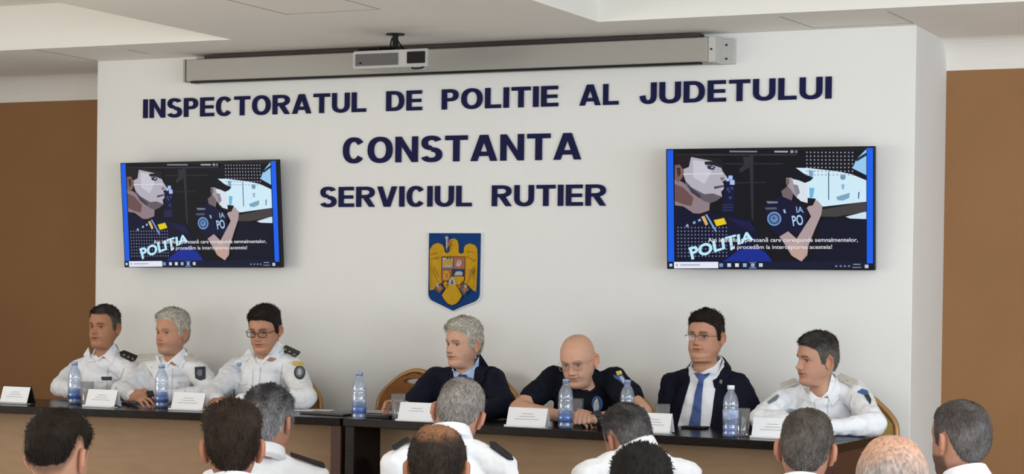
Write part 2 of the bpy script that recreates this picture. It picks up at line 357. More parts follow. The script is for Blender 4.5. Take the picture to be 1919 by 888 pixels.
def letter(c):
    s, b, w_ = 0.222, 0.178, LETW[c]; m = w_ / 2
    if c == 'I': return [rc(0, 0, w_, 1)]
    if c == 'L': return [rc(0, 0, s, 1), rc(s, 0, w_, b)]
    if c == 'E': return [rc(0, 0, s, 1), rc(s, 0, w_, b), rc(s, .41, w_ - .04, .41 + b * .95), rc(s, 1 - b, w_ - .015, 1)]
    if c == 'T': return [rc(0, 1 - b, w_, 1), rc(m - s / 2, 0, m + s / 2, 1 - b)]
    if c == 'N': return [rc(0, 0, s * .95, 1), rc(w_ - s * .95, 0, w_, 1), [(s * .95, 1), (s * .95, .66), (w_ - s * .95, 0), (w_ - s * .95, .34)]]
    if c == 'A': return [[(0, 0), (s * 1.06, 0), (m + .01, .76), (m + .14, 1), (m - .14, 1)], [(w_, 0), (m + .14, 1), (m, 1), (m, .74), (w_ - s * 1.06, 0)], rc(.29, .19, w_ - .29, .36)]
    if c == 'V': return [[(0, 1), (s * 1.06, 1), (m + .01, .24), (m + .14, 0), (m - .14, 0)], [(w_, 1), (m + .14, 0), (m, 0), (m, .26), (w_ - s * 1.06, 1)]]
    if c == 'U': return [rc(0, .38, s, 1), rc(w_ - s, .38, w_, 1)] + arc(m, .38, m, .395, s, b, 180, 360, .9)
    if c == 'J': return [rc(w_ - s, .36, w_, 1)] + arc(m, .36, m, .375, s, b, 180, 360, .9) + [[(0, .36), (s, .36), (s, .40), (0, .37)]]
    if c == 'O': return arc(m, .5, m, .515, s * 1.02, b, 0, 360, .9, 36)
    if c == 'C': return arc(m, .5, m, .515, s * 1.02, b, 36, 324, .9, 32)
    if c == 'D': return [rc(0, 0, s, 1), rc(s, 0, w_ * .45, b), rc(s, 1 - b, w_ * .45, 1)] + arc(w_ * .45, .5, w_ * .55, .5, s, b, -90, 90, .86, 18)
    if c in 'PR':
        r = .30 if c == 'P' else .285; cy = 1 - r; o = [rc(0, 0, s, 1), rc(s, 1 - b * .95, w_ * .5, 1), rc(s, 1 - 2 * r, w_ * .5, 1 - 2 * r + b * .9)] + arc(w_ * .5, cy, w_ * .48, r, s, b * .93, -90, 90, .88, 16)
        if c == 'R': o.append([(w_ * .40, .45), (w_ * .66, .47), (w_, 0), (w_ * .71, 0), (w_ * .40, .40)])
        return o
    if c == 'S': return arc(m, .735, m * .94, .28, s, b * .95, 20, 270, .88, 22) + arc(m, .275, m, .29, s, b * .98, -160, 90, .88, 22)
def word(text, x0, x1, z0, cap, parent, gap=0.115):
    tot = sum(LETW[c] for c in text) + gap * (len(text) - 1); k = (x1 - x0) / tot; x = x0
    for c in text:
        bm = bmesh.new()
        for ip, pl in enumerate(letter(c)):
            prism(bm, [(x + a * k, z0 + d * cap) for a, d in pl], -0.008 - 0.00012 * (ip % 5), -0.0005, Matrix(((1, 0, 0, 0), (0, 0, 1, W), (0, 1, 0, 0), (0, 0, 0, 1))))
        bmesh.ops.remove_doubles(bm, verts=bm.verts, dist=1e-5)
        finish('letter', bm, M['navy'], parent); x += (LETW[c] + gap) * k
def wx(px, py): return PY(px, py, W).x
def zat(px, py): return PY(px, py, W).z
cap1 = zat(272, 187) - zat(271, 222); cap2 = zat(1072, 249) - zat(1072, 299); cap3 = zat(1000, 347) - zat(1000, 386.5)
s1 = empty('wall_lettering', (-4.4, W - .01, 2.52), 'long top line of dark blue letters reading INSPECTORATUL DE POLITIE AL JUDETULUI on white wall', 'sign', 'dark blue lettering on the white wall')
for t, a, b in (('INSPECTORATUL', 270, 687), ('DE', 725, 792), ('POLITIE', 829, 1047), ('AL', 1087, 1160), ('JUDETULUI', 1200, 1559)): word(t, wx(a, 210), wx(b, 200), 2.52, cap1, s1)
s2 = empty('wall_lettering', (-4.4, W - .01, 2.257), 'middle line of the largest dark blue letters reading CONSTANTA on white wall', 'sign', 'dark blue lettering on the white wall')
word('CONSTANTA', wx(644, 300), wx(1090, 300), 2.257, cap2, s2)
s3 = empty('wall_lettering', (-4.4, W - .01, 2.03), 'lowest line of dark blue letters reading SERVICIUL RUTIER above the crest', 'sign', 'dark blue lettering on the white wall')
word('SERVICIUL', wx(601, 380), wx(885, 380), 2.03, cap3, s3); word('RUTIER', wx(923, 380), wx(1137, 380), 2.03, cap3, s3)

# ---------------------------------------------------------------- televisions
def lin(c):
    c = c / 255; return c / 12.92 if c <= 0.04045 else ((c + 0.055) / 1.055) ** 2.4
EM = {}
def em(r, g, b):
    k = (r, g, b)
    if k not in EM:
        m = bpy.data.materials.new('screen_%d_%d_%d' % k); m.use_nodes = True; bs = m.node_tree.nodes['Principled BSDF']
        bs.inputs['Base Color'].default_value = (0.01, 0.01, 0.012, 1); bs.inputs['Roughness'].default_value = 0.3; bs.inputs['Specular IOR Level'].default_value = 0.03
        bs.inputs['Emission Color'].default_value = (lin(r), lin(g), lin(b), 1); bs.inputs['Emission Strength'].default_value = 1.2
        EM[k] = m
    return EM[k]
def text_tris(s, size=1.0, off=0.0):
    cu = bpy.data.curves.new('g', 'FONT'); cu.body = s; cu.size = size; cu.offset = off; cu.resolution_u = 3; cu.fill_mode = 'FRONT'
    o = bpy.data.objects.new('g', cu); C.objects.link(o); bpy.context.view_layer.update()
    me = bpy.data.meshes.new_from_object(o.evaluated_get(bpy.context.evaluated_depsgraph_get())); bpy.data.objects.remove(o); bpy.data.curves.remove(cu)
    vs = [(v.co.x, v.co.y) for v in me.vertices]; fs = [list(p.vertices) for p in me.polygons]; bpy.data.meshes.remove(me)
    x0 = min(v[0] for v in vs); x1 = max(v[0] for v in vs); y0 = min(v[1] for v in vs); y1 = max(v[1] for v in vs)
    return vs, fs, x0, x1, y0, y1
class Pic:
    """flat coloured shapes laid over each other on a panel: (x, y) in picture units, tiny steps in depth"""
    def __init__(s, fn, step=0.00012): s.bm = bmesh.new(); s.mats = []; s.fn = fn; s.k = 0; s.step = step
    def mi(s, m):
        if m not in s.mats: s.mats.append(m)
        return s.mats.index(m)
    def poly(s, pts, m):
        s.k += 1; vs = [s.bm.verts.new(s.fn(x, y, s.k * s.step)) for x, y in pts]; s.bm.faces.new(vs).material_index = s.mi(m)
    def rect(s, x0, y0, x1, y1, m): s.poly([(x0, y0), (x1, y0), (x1, y1), (x0, y1)], m)
    def circ(s, x, y, r, m, n=20, ry=None): s.poly([(x + r * math.cos(2 * PI * k / n), y + (ry or r) * math.sin(2 * PI * k / n)) for k in range(n)], m)
    def dots(s, x0, y0, nx, ny, st, r, m):
        s.k += 1
        for i in range(nx):
            for j in range(ny):
                x, y = x0 + i * st, y0 + j * st
                s.bm.faces.new([s.bm.verts.new(s.fn(a, b, s.k * s.step)) for a, b in ((x - r, y - r), (x + r, y - r), (x + r, y + r), (x - r, y + r))]).material_index = s.mi(m)
    def text(s, t, fx, m, off=0.0):
        """fx maps (u 0..1 along, v 0..1 up) to picture coordinates"""
        vs, fs, x0, x1, y0, y1 = text_tris(t, 1, off); s.k += 1
        bv = [s.bm.verts.new(s.fn(*fx((x - x0) / (x1 - x0), (y - y0) / (y1 - y0)), s.k * s.step)) for x, y in vs]
        for f in fs:
            try: s.bm.faces.new([bv[i] for i in f]).material_index = s.mi(m)
            except ValueError: pass
    def done(s, name, parent):
        me = bpy.data.meshes.new(name); s.bm.to_mesh(me); s.bm.free(); return finish_me(name, me, s.mats, parent)
def television(c, yaw, pitch, roll, label):
    w_, h_ = 0.98, 0.5645; a, b, g = map(math.radians, (yaw, pitch, roll)); c = V(c)
    X = V((math.cos(a), math.sin(a), 0)); N = V((-math.sin(a) * math.cos(b), math.cos(a) * math.cos(b), math.sin(b))); U = X.cross(N)
    X2 = X * math.cos(g) + U * math.sin(g); U2 = U * math.cos(g) - X * math.sin(g); R = basis(X2, N, U2)
    e = empty('television', c + N * 0.03, label, 'television', 'televisions on the white wall')
    bm = bmesh.new(); box(bm, c + N * 0.018, (w_, 0.034, h_), R, bev=0.003); box(bm, c + N * 0.045, (w_ * 0.6, 0.03, h_ * 0.6), R, bev=0.008); finish('housing', bm, M['black_plastic'], e)
    bm = bmesh.new(); wc = V((c.x + 0.02, W - 0.008, c.z)); box(bm, wc, (0.34, 0.015, 0.26)); m_ = (wc + c + N * 0.06) / 2
    for sx in (-0.12, 0.12): box(bm, V((wc.x + sx, (W + c.y + 0.05) / 2, c.z)), (0.03, max(0.03, W - c.y - 0.055), 0.30))
    finish('wall_mount', bm, M['black_plastic'], e)
    def fn(x, y, d):
        u = (x - 94) / 1238; v = (y - lerp(97, 73, u)) / lerp(703, 739, u)
        return c + X2 * (u - 0.5) * w_ + U2 * (0.5 - v) * h_ - N * (0.0004 + d)
    p = Pic(fn); K = em(13, 12, 18)
    p.rect(100, 100, 1326, 800, em(9, 9, 14)); p.rect(104, 104, 1322, 792, em(10, 14, 40)); p.rect(102, 102, 140, 757, em(20, 92, 225)); p.rect(1286, 84, 1322, 770, em(22, 95, 235)); p.rect(140, 98, 1284, 757, K)
    p.poly([(600, 132), (624, 132), (622, 510), (612, 510)], em(45, 44, 52)); p.poly([(150, 125), (880, 122), (880, 130), (150, 134)], em(52, 50, 56)); p.poly([(450, 178), (800, 176), (800, 182), (450, 185)], em(44, 42, 48)); p.poly([(560, 140), (605, 140), (600, 200), (545, 235), (540, 210), (570, 185)], em(46, 45, 52))
    p.poly([(500, 290), (700, 286), (700, 292), (500, 297)], em(40, 40, 50)); p.rect(445, 250, 510, 470, em(14, 17, 48))
    for x, y, s in ((487, 262, 12), (497, 290, 14), (470, 275, 9), (495, 325, 8), (470, 330, 8), (485, 380, 8), (478, 345, 6)): p.rect(x - s, y - s, x + s, y + s, em(170, 190, 235) if s > 8 else em(50, 62, 120))
    for y in (420, 436, 452): p.poly([(435, y), (500, y - 4), (500, y + 4), (435, y + 8)], em(38, 46, 90))
    # near officer
    p.poly([(145, 425), (260, 470), (350, 470), (520, 488), (610, 520), (650, 590), (700, 680), (745, 757), (145, 757)], em(12, 13, 42))
    p.poly([(440, 757), (520, 700), (600, 660), (690, 700), (735, 757)], em(16, 42, 140)); p.poly([(470, 500), (600, 520), (640, 580), (560, 560)], em(20, 22, 66))
    p.poly([(148, 270), (200, 290), (262, 350), (362, 402), (358, 455), (300, 474), (262, 472), (200, 432), (148, 425)], em(140, 122, 128)); p.poly([(148, 300), (200, 320), (262, 380), (250, 430), (200, 420), (148, 400)], em(104, 78, 76))
    p.poly([(215, 150), (250, 140), (382, 166), (425, 188), (440, 225), (468, 262), (462, 275), (438, 285), (446, 300), (446, 330), (430, 345), (436, 375), (400, 396), (330, 386), (262, 345), (215, 285), (195, 225)], em(176, 172, 184))
    p.poly([(215, 282), (250, 320), (330, 360), (380, 355), (436, 374), (404, 398), (366, 412), (330, 402), (250, 352), (212, 300)], em(96, 88, 98)); p.poly([(225, 300), (260, 330), (310, 370), (300, 385), (250, 350)], em(62, 56, 64))
    p.poly([(262, 160), (350, 172), (372, 232), (330, 300), (262, 262)], em(198, 195, 206)); p.poly([(150, 240), (440, 236), (440, 242), (150, 246)], em(214, 212, 218))
    p.poly([(150, 190), (185, 186), (206, 225), (196, 265), (170, 292), (150, 275)], em(122, 92, 84)); p.poly([(160, 205), (182, 205), (186, 240), (168, 262)], em(60, 44, 44))
    p.poly([(148, 128), (240, 128), (440, 150), (446, 196), (430, 190), (382, 166), (250, 142), (236, 200), (200, 215), (180, 185), (148, 186)], em(30, 22, 24)); p.poly([(330, 170), (380, 165), (442, 196), (440, 208), (385, 190), (335, 188)], em(34, 30, 38))
    p.poly([(345, 193), (375, 190), (398, 200), (385, 218), (352, 212)], em(40, 42, 66)); p.poly([(372, 196), (386, 198), (382, 208), (370, 206)], em(150, 160, 200)); p.poly([(388, 315), (446, 306), (446, 316), (390, 330)], em(78, 66, 74)); p.poly([(425, 262), (448, 258), (450, 276), (430, 280)], em(122, 112, 122))
    # far officer, window and arms
    p.poly([(1284, 92), (1284, 245), (1205, 205), (1228, 150)], em(150, 200, 236)); p.poly([(1225, 150), (1284, 112), (1284, 130), (1228, 165)], em(20, 34, 60))
    p.poly([(875, 203), (945, 204), (1110, 222), (1200, 240), (1284, 276), (1284, 402), (1035, 432), (990, 395), (962, 385), (948, 412), (905, 400), (870, 330), (905, 270), (965, 268), (905, 240)], em(206, 233, 246))
    p.poly([(950, 215), (978, 220), (975, 262), (955, 262)], em(120, 160, 190)); p.poly([(955, 320), (985, 322), (975, 380), (955, 380)], em(110, 180, 214)); p.rect(1064, 225, 1070, 392, em(60, 90, 120)); p.circ(1150, 258, 16, em(110, 150, 176)); p.poly([(1110, 375), (1150, 362), (1190, 350), (1186, 380), (1150, 396), (1118, 394)], em(120, 165, 190)); p.poly([(1238, 345), (1246, 345), (1242, 385), (1236, 385)], em(60, 90, 130)); p.poly([(1140, 300), (1160, 300), (1156, 330), (1145, 330)], em(140, 180, 204))
    p.poly([(1165, 492), (1284, 460), (1284, 506), (1190, 502)], em(206, 226, 240)); p.poly([(1020, 450), (1284, 402), (1284, 462), (1110, 492), (1020, 490)], em(66, 62, 62)); p.poly([(1030, 505), (1284, 505), (1284, 757), (960, 757), (1000, 640)], em(10, 12, 34))
    p.poly([(790, 340), (832, 308), (862, 352), (850, 402), (800, 382)], em(112, 96, 100)); p.poly([(818, 262), (850, 254), (872, 300), (906, 330), (900, 372), (885, 386), (858, 350), (842, 326), (822, 306)], em(158, 150, 156)); p.poly([(856, 268), (905, 280), (945, 300), (940, 350), (945, 410), (905, 400), (885, 380), (870, 330)], em(214, 222, 232)); p.poly([(860, 300), (888, 305), (900, 350), (880, 370)], em(130, 130, 146)); p.circ(828, 285, 11, em(110, 94, 96), ry=22)
    p.poly([(818, 262), (812, 235), (850, 212), (878, 204), (925, 238), (980, 262), (960, 280), (930, 292), (905, 282), (868, 262)], em(12, 12, 26))
    p.poly([(690, 420), (720, 395), (790, 370), (850, 395), (900, 420), (945, 452), (925, 600), (830, 580), (780, 612), (720, 565), (700, 480)], em(13, 15, 48)); p.poly([(700, 400), (770, 402), (768, 412), (710, 414)], em(120, 124, 138)); p.poly([(692, 438), (760, 436), (765, 448), (700, 450)], em(84, 88, 102))
    p.circ(748, 504, 42, em(112, 150, 200)); p.circ(748, 504, 33, em(52, 76, 124)); p.circ(748, 504, 22, em(104, 136, 180)); p.circ(746, 500, 9, em(60, 84, 130)); p.poly([(800, 450), (812, 448), (818, 470), (808, 472)], em(150, 190, 225))
    p.text('PO', lambda u, v: (850 + u * 62 + (1 - v) * 10, 548 - v * 62 - u * 8), em(170, 205, 235), 0.02); p.text('IA', lambda u, v: (876 + u * 42 + (1 - v) * 4, 468 - v * 36), em(140, 170, 205), 0.02)
    p.poly([(940, 440), (975, 400), (1002, 395), (1032, 430), (1024, 480), (990, 560), (950, 660), (942, 720), (908, 757), (850, 722), (800, 640), (778, 610), (830, 578), (880, 622), (920, 560), (965, 490)], em(172, 152, 154)); p.poly([(830, 650), (900, 640), (936, 690), (908, 757), (850, 722)], em(190, 156, 146)); p.poly([(945, 380), (995, 385), (975, 425), (945, 430)], em(8, 9, 20))
    p.poly([(386, 512), (448, 499), (464, 534), (402, 548)], em(224, 196, 28)); p.poly([(310, 492), (330, 486), (352, 536), (337, 545)], em(214, 176, 110)); p.poly([(334, 480), (345, 477), (406, 578), (397, 584)], em(120, 160, 205))
    for x, y in ((215, 548), (258, 530), (290, 516)): p.poly([(x, y - 6), (x + 14, y - 14), (x + 20, y), (x + 4, y + 6)], em(140, 170, 215))
    p.dots(168, 556, 15, 9, 21, 3.6, em(130, 140, 166)); p.dots(942, 112, 13, 7, 22, 4.0, em(150, 156, 176))
    p.text('POLIŢIA', lambda u, v: (250 + u * 375 - (1 - v) * 0 + (v - 0.2) * -25 * (1 - u), 757 + 8 - u * 120 - v * (96 - 20 * u)), em(186, 232, 248), 0.035)
    p.rect(140, 756, 1284, 799, em(16, 20, 46)); p.rect(142, 758, 412, 796, em(226, 230, 244)); p.rect(180, 773, 300, 779, em(150, 154, 176)); p.circ(160, 776, 6, em(150, 154, 176)); p.rect(104, 757, 140, 799, em(9, 11, 30)); p.rect(114, 768, 131, 785, em(190, 205, 235))
    for k, (x, c_) in enumerate(((430, em(110, 150, 200)), (478, em(200, 212, 230)), (525, em(228, 224, 226)), (572, em(140, 180, 228)), (620, em(150, 170, 205)), (668, em(196, 206, 220)))): p.rect(x - 11, 767, x + 11, 788, c_)
    p.rect(598, 760, 642, 764, em(110, 130, 170)); p.rect(598, 792, 642, 797, em(120, 160, 220))
    for x in (1112, 1138, 1162, 1186): p.rect(x - 6, 780, x + 6, 790, em(120, 130, 160))
    p.rect(1210, 772, 1252, 777, em(150, 156, 180)); p.rect(1206, 790, 1256, 795, em(140, 146, 172)); p.rect(1277, 777, 1298, 797, em(196, 204, 224))
    p.rect(485, 104, 650, 113, em(126, 126, 138)); p.rect(752, 103, 832, 113, em(160, 160, 172)); p.rect(846, 100, 864, 116, em(150, 150, 160)); p.rect(872, 100, 888, 116, em(110, 110, 120))
    p.text('Am identificat persoană care corespunde semnalmentelor,', lambda u, v: (352 + u * 885, 648 - v * 34), em(232, 232, 238), 0.006)
    p.text('și procedăm la interceptarea acesteia!', lambda u, v: (488 + u * 600, 690 - v * 34), em(228, 226, 230), 0.006)
    p.done('screen', e); return e
television((-5.907, 8.696, 1.989), 1.27, 4.74, 0.38, 'wall television above the three white-shirted officers near the brown recess')
television((-2.76, 8.696, 2.007), 5.18, 4.36, 0.2, 'wall television above the bald man and the man in navy suit and blue tie')

# ---------------------------------------------------------------- crest
cx0, cx1, cz1, cz0 = wx(807.5, 440), wx(903.7, 440), 1.895, 1.504
def cfn(x, y, d): return V((cx0 + (x - 138) / 470 * (cx1 - cx0), W - 0.016 - d, cz1 - (y - 80) / 732 * (cz1 - cz0)))
shield = [(138, 80), (608, 80), (606, 650), (600, 680), (580, 710), (555, 726), (440, 775), (365, 812), (290, 775), (185, 726), (160, 710), (142, 680), (138, 650)]
e = empty('wall_crest', cfn(373, 812, -0.008), 'blue shield shaped crest with a golden eagle mounted on the white wall', 'coat of arms')
def plate(pts, y0, y1, m, name, grow=0):
    bm = bmesh.new(); cxm, cym = 373, 420
    q = [(x + (grow if x > cxm else -grow), y + (grow if y > cym else -grow)) for x, y in pts]
    A = [bm.verts.new(cfn(x, y, -0.016) + V((0, y0, 0))) for x, y in q]; B = [bm.verts.new(cfn(x, y, -0.016) + V((0, y1, 0))) for x, y in q]
    bm.faces.new(A); bm.faces.new(B[::-1])
    for k in range(len(q)): bm.faces.new((A[k], A[(k + 1) % len(q)], B[(k + 1) % len(q)], B[k]))
    return finish(name, bm, m, e)
mat('crest_blue', (0.004, 0.040, 0.17), 0.5, spec=.1); mat('crest_gold', (0.50, 0.28, 0.008), 0.5, var=0.08, vscale=40, spec=.15); mat('crest_brown', (0.12, 0.035, 0.015), 0.5, spec=.1); mat('crest_red', (0.33, 0.10, 0.05), 0.5); mat('crest_grey', (0.35, 0.36, 0.38), 0.5); mat('crest_white', (0.8, 0.8, 0.82), 0.5); mat('crest_dark', (0.08, 0.045, 0.03), 0.5)
plate(shield, -0.0005, -0.012, M['crest_white'], 'white_border', 9)
plate(shield, -0.0125, -0.018, M['crest_blue'], 'shield', 0)
eagle = [(330, 145), (352, 132), (380, 131), (404, 150), (414, 190), (416, 262), (440, 276), (464, 264), (464, 220), (482, 190), (520, 176), (560, 190), (584, 222), (588, 300), (584, 500), (578, 628), (545, 612), (505, 572), (470, 545), (430, 600), (365, 640), (300, 600), (265, 545), (240, 580), (205, 612), (158, 622), (153, 520), (153, 235), (180, 192), (222, 172), (262, 186), (284, 220), (288, 255), (310, 273), (332, 255), (338, 190), (322, 168)]
plate(eagle, -0.0185, -0.024, M['crest_gold'], 'eagle')
tail = [(338, 562), (395, 562), (425, 610), (455, 665), (432, 712), (402, 745), (365, 760), (328, 745), (298, 712), (272, 665), (305, 610)]
plate([(x + (5 if x > 365 else -5), y + (-6 if y < 600 else 3)) for x, y in tail], -0.0242, -0.0252, M['crest_brown'], 'tail_outline')
plate(tail, -0.0254, -0.028, M['crest_gold'], 'tail')
def cf2(x, y, d): return cfn(x, y, 0.0087 + d)
p = Pic(cf2, 0.0003)
cg, cb, cr, cy_, cw_, cd_ = M['crest_gold'], M['crest_blue'], M['crest_red'], M['crest_grey'], M['crest_white'], M['crest_dark']
p.poly([(262, 300), (480, 300), (480, 520), (462, 560), (368, 600), (275, 560), (262, 520)], M['crest_brown'])
p.rect(272, 312, 365, 415, cy_); p.rect(374, 308, 474, 415, cr); p.rect(270, 425, 355, 530, cr); p.rect(372, 425, 470, 484, cb); p.poly([(372, 488), (470, 488), (470, 525), (440, 560), (390, 570), (372, 540)], cg)
p.poly([(282, 400), (282, 345), (300, 325), (318, 345), (335, 325), (355, 345), (355, 400), (335, 370), (318, 390), (300, 370)], cg); p.circ(318, 318, 9, cd_); p.circ(345, 320, 8, cd_); p.rect(280, 402, 360, 410, cd_)
p.poly([(390, 405), (385, 360), (400, 325), (425, 315), (455, 330), (462, 370), (445, 405)], M['crest_red']); p.poly([(398, 385), (410, 340), (432, 330), (450, 350), (440, 385), (420, 398)], cy_); p.circ(425, 350, 8, cr)
p.poly([(280, 515), (285, 450), (305, 430), (330, 440), (345, 470), (340, 510), (310, 525)], cg); p.poly([(300, 505), (308, 460), (325, 460), (330, 500)], cr); p.poly([(385, 470), (400, 442), (440, 438), (462, 450), (458, 478), (390, 480)], cy_)
p.poly([(330, 565), (340, 520), (366, 490), (392, 520), (402, 565)], cy_); p.poly([(352, 560), (366, 510), (382, 560)], cd_); p.poly([(285, 560), (300, 535), (325, 545), (322, 575)], cg); p.poly([(405, 545), (440, 520), (458, 540), (425, 575)], cg)
# feather lines, claws, cross
for q in ([(165, 285), (230, 265)], [(170, 330), (245, 300)], [(500, 250), (560, 262)], [(495, 300), (575, 345)], [(180, 420), (240, 545)], [(200, 400), (250, 500)], [(215, 330), (252, 312)], [(575, 420), (500, 560)], [(560, 400), (515, 500)], [(170, 360), (175, 600)], [(572, 380), (565, 600)]):
    (x0, y0), (x1, y1) = q; dx, dy = x1 - x0, y1 - y0; L = math.hypot(dx, dy); nx, ny = -dy / L * 1.8, dx / L * 1.8
    p.poly([(x0 + nx, y0 + ny), (x1 + nx, y1 + ny), (x1 - nx, y1 - ny), (x0 - nx, y0 - ny)], M['crest_brown'])
p.poly([(205, 610), (235, 560), (255, 560), (300, 600), (285, 620), (255, 650), (240, 640)], cd_); p.poly([(230, 600), (262, 575), (280, 600), (255, 632)], cr); p.poly([(435, 600), (468, 550), (500, 560), (532, 610), (500, 640), (478, 665), (450, 630)], cd_); p.poly([(465, 605), (492, 580), (510, 610), (480, 640)], cr); p.poly([(222, 560), (240, 545), (250, 590), (238, 600)], cy_); p.poly([(480, 570), (498, 560), (505, 590), (490, 600)], cy_)
p.poly([(530, 430), (545, 410), (555, 440), (540, 460), (530, 480)], cr)
p.poly([(338, 135), (355, 150), (345, 190), (335, 215), (326, 190)], cr); p.poly([(310, 108), (324, 108), (324, 120), (334, 120), (334, 130), (326, 132), (326, 240), (312, 240), (310, 132), (300, 130), (300, 120), (310, 120)], cy_); p.poly([(310, 238), (328, 210), (334, 235), (318, 262)], cd_); p.circ(372, 172, 3.5, cw_, 8)
p.done('charges', e)

# ---------------------------------------------------------------- tables
def table(pL, pR, depth, label):
    pL, pR = V(pL), V(pR); X = (pR - pL).normalized(); Y = V((-X.y, X.x, 0)); L = (pR - pL).length; R = basis(X, Y, V((0, 0, 1)))
    c = (pL + pR) / 2 + Y * depth / 2
    e = empty('conference_table', (c.x, c.y, STG), label, 'table', 'long dark conference tables')
    P = lambda x, y, z: V((pL.x, pL.y, 0)) + X * x + Y * y + V((0, 0, z))
    bm = bmesh.new(); box(bm, P(L / 2, depth / 2, ZT - 0.018), (L, depth, 0.036), R, bev=0.003); finish('tabletop', bm, M['wenge'], e)
    for x in (0.028, L - 0.028):
        bm = bmesh.new(); box(bm, P(x, depth / 2, (STG + ZT - 0.036) / 2), (0.05, depth - 0.03, ZT - 0.036 - STG), R, bev=0.002); finish('end_panel', bm, M['table_side'] if x > 1 else M['wenge'], e)
    bm = bmesh.new(); box(bm, P(L / 2, 0.24, (STG + 0.08 + ZT - 0.036) / 2), (L - 0.11, 0.018, ZT - 0.036 - STG - 0.08), R); finish('front_panel', bm, M['table_panel'], e)
    bm = bmesh.new(); box(bm, P(L / 2, 0.235, ZT - 0.043), (L - 0.11, 0.03, 0.014), R); finish('edge_rail', bm, M['wenge'], e)
    return e, P, L
jl = PZ(640, 783, ZT); jr = PZ(643, 783.2, ZT); tl = PZ(0, 760, ZT); tr = PZ(1566, 833, ZT); j2 = PZ(690, 786, ZT)
jy = (jl.y + j2.y) / 2
lend = V((tl.x - 0.55, tl.y + (tl.y - jy) * 0.55 / (jl.x - tl.x), 0))
T1 = table(lend, (jl.x, jy, 0), 0.55, 'long dark conference table in front of the three seated officers in white shirts')
T2 = table((jr.x + .004, jy, 0), (tr.x, tr.y, 0), 0.55, 'long dark conference table in front of the bald man and the two men in suits')
def onT(px, py): p = PZ(px, py, ZT); return V((p.x, p.y, ZT + 0.0008))

# ---------------------------------------------------------------- things on the tables
def bottle(px, py, label, h=0.205, Y=None, cap='cap_blue', fill=0.42, lab='bottle_label', cap_on=True, rot=0):
    p = onT(px, py) if Y is None else V((PY(px, 760, Y).x, Y, ZT + 0.0008)); k = h / 0.205
    e = empty('water_bottle', p, label, 'bottle', 'plastic water bottles on the tables')
    prof = [(0.0, 0.004), (0.020, 0.003), (0.027, 0.0), (0.0315, 0.006), (0.0315, 0.018), (0.029, 0.024), (0.0315, 0.030), (0.0315, 0.044), (0.029, 0.050), (0.0315, 0.056), (0.032, 0.066), (0.0325, 0.068), (0.0325, 0.112), (0.0305, 0.116), (0.032, 0.124), (0.031, 0.140), (0.027, 0.158), (0.020, 0.172), (0.0145, 0.181), (0.0125, 0.186), (0.0155, 0.188), (0.0155, 0.190), (0.0125, 0.191), (0.0125, 0.203), (0.0115, 0.203)]
    bm = bmesh.new(); lathe(bm, [(r, z * k) for r, z in prof], p, 28, lobes=7, lobe=0.012); finish('body', bm, M['bottle_pet'], e, smooth=True)
    bm = bmesh.new(); lathe(bm, [(0.0, 0.006), (0.025, 0.005), (0.0295, 0.009), (0.0295, fill * 0.18 * k), (0.0, fill * 0.18 * k)], p, 24); finish('water', bm, M['water'], e, smooth=True)
    bm = bmesh.new(); z0 = 0.070 * k; lathe(bm, [(0.0330, z0), (0.0331, z0 + 0.038 * k)], p, 28)
    if lab == 'bottle_label_white': finish('label_band', bm, M[lab], e, smooth=True)
    else:
        bm.free(); bm = bmesh.new(); lathe(bm, [(0.0330, 0.028 * k), (0.0331, 0.062 * k)], p, 28)
        for f in list(bm.faces):
            c = f.calc_center_median() - p; a = math.atan2(c.y, c.x)
            if not (-2.5 < a < -1.2): bm.faces.remove(f) if False else None
        finish('label_band', bm, M['bottle_pet_band'], e, smooth=True)
    if cap_on:
        bm = bmesh.new(); z = 0.190 * k; lathe(bm, [(0.0150, z), (0.0152, z + 0.014), (0.0140, z + 0.0165), (0.0, z + 0.0168)], p, 24, lobes=12, lobe=0.015); finish('cap', bm, M[cap], e, smooth=True)
    return e
clear('bottle_pet_band', (0.55, 0.70, 0.97), 0.08, 0.30, (0.10, 0.24, 0.70)); clear('cap_clear', (0.6, 0.72, 0.92), 0.1, 0.45, (0.35, 0.5, 0.8))
bottle(140, 757, 'plastic water bottle before the officer wearing a name badge, near the brown recess', cap='cap_clear')
bottle(303, 764, 'plastic water bottle in front of the white-haired officer with clasped hands', cap='cap_clear')
bottle(449, 757, 'plastic water bottle beside the hands of the officer wearing dark glasses', cap='cap_clear')
bottle(673, 786, 'plastic water bottle standing alone over the joint between the two tables', h=0.212, cap='cap_clear')
bottle(1060, 803, 'plastic water bottle with blue band right in front of the bald man in black', h=0.212, cap='cap_clear')
bottle(1176, 800, 'plastic water bottle half hidden behind the greying head, beside the bald man\'s elbow', h=0.205, Y=7.93, cap='cap_clear')
bottle(1369, 819, 'labelled blue water bottle with white cap beside the man in blue tie', h=0.212, cap='cap_white', lab='bottle_label_white')
bm = bmesh.new(); cpp = onT(1082, 726); p = PY(1075, 722, 7.62); lathe(bm, [(0.014, 0), (0.0145, 0.013), (0.013, 0.015), (0, 0.0152)], (0, 0, 0), 20)
def tumbler(px, py, label, h=0.115, r=0.033, Y=None, z=None):
    p = onT(px, py) if Y is None else V((PY(px, 760, Y).x, Y, ZT + 0.0008))
    if z: p.z = z
    bm = bmesh.new(); lathe(bm, [(0.0, 0.0), (r * .84, 0.0), (r * .86, 0.003), (r, h), (r - .0022, h), (r * .84, 0.010), (0.0, 0.009)], p, 32, lobes=8, lobe=0.02)
    o = finish('drinking_glass', bm, M['glass'], None, smooth=True); recentre(o); return tagp(o, label, 'glass', 'clear drinking glasses on the tables')
bm.free()
tumbler(1081, 796, 'clear empty glass right behind the bottle in front of the bald man', Y=None)
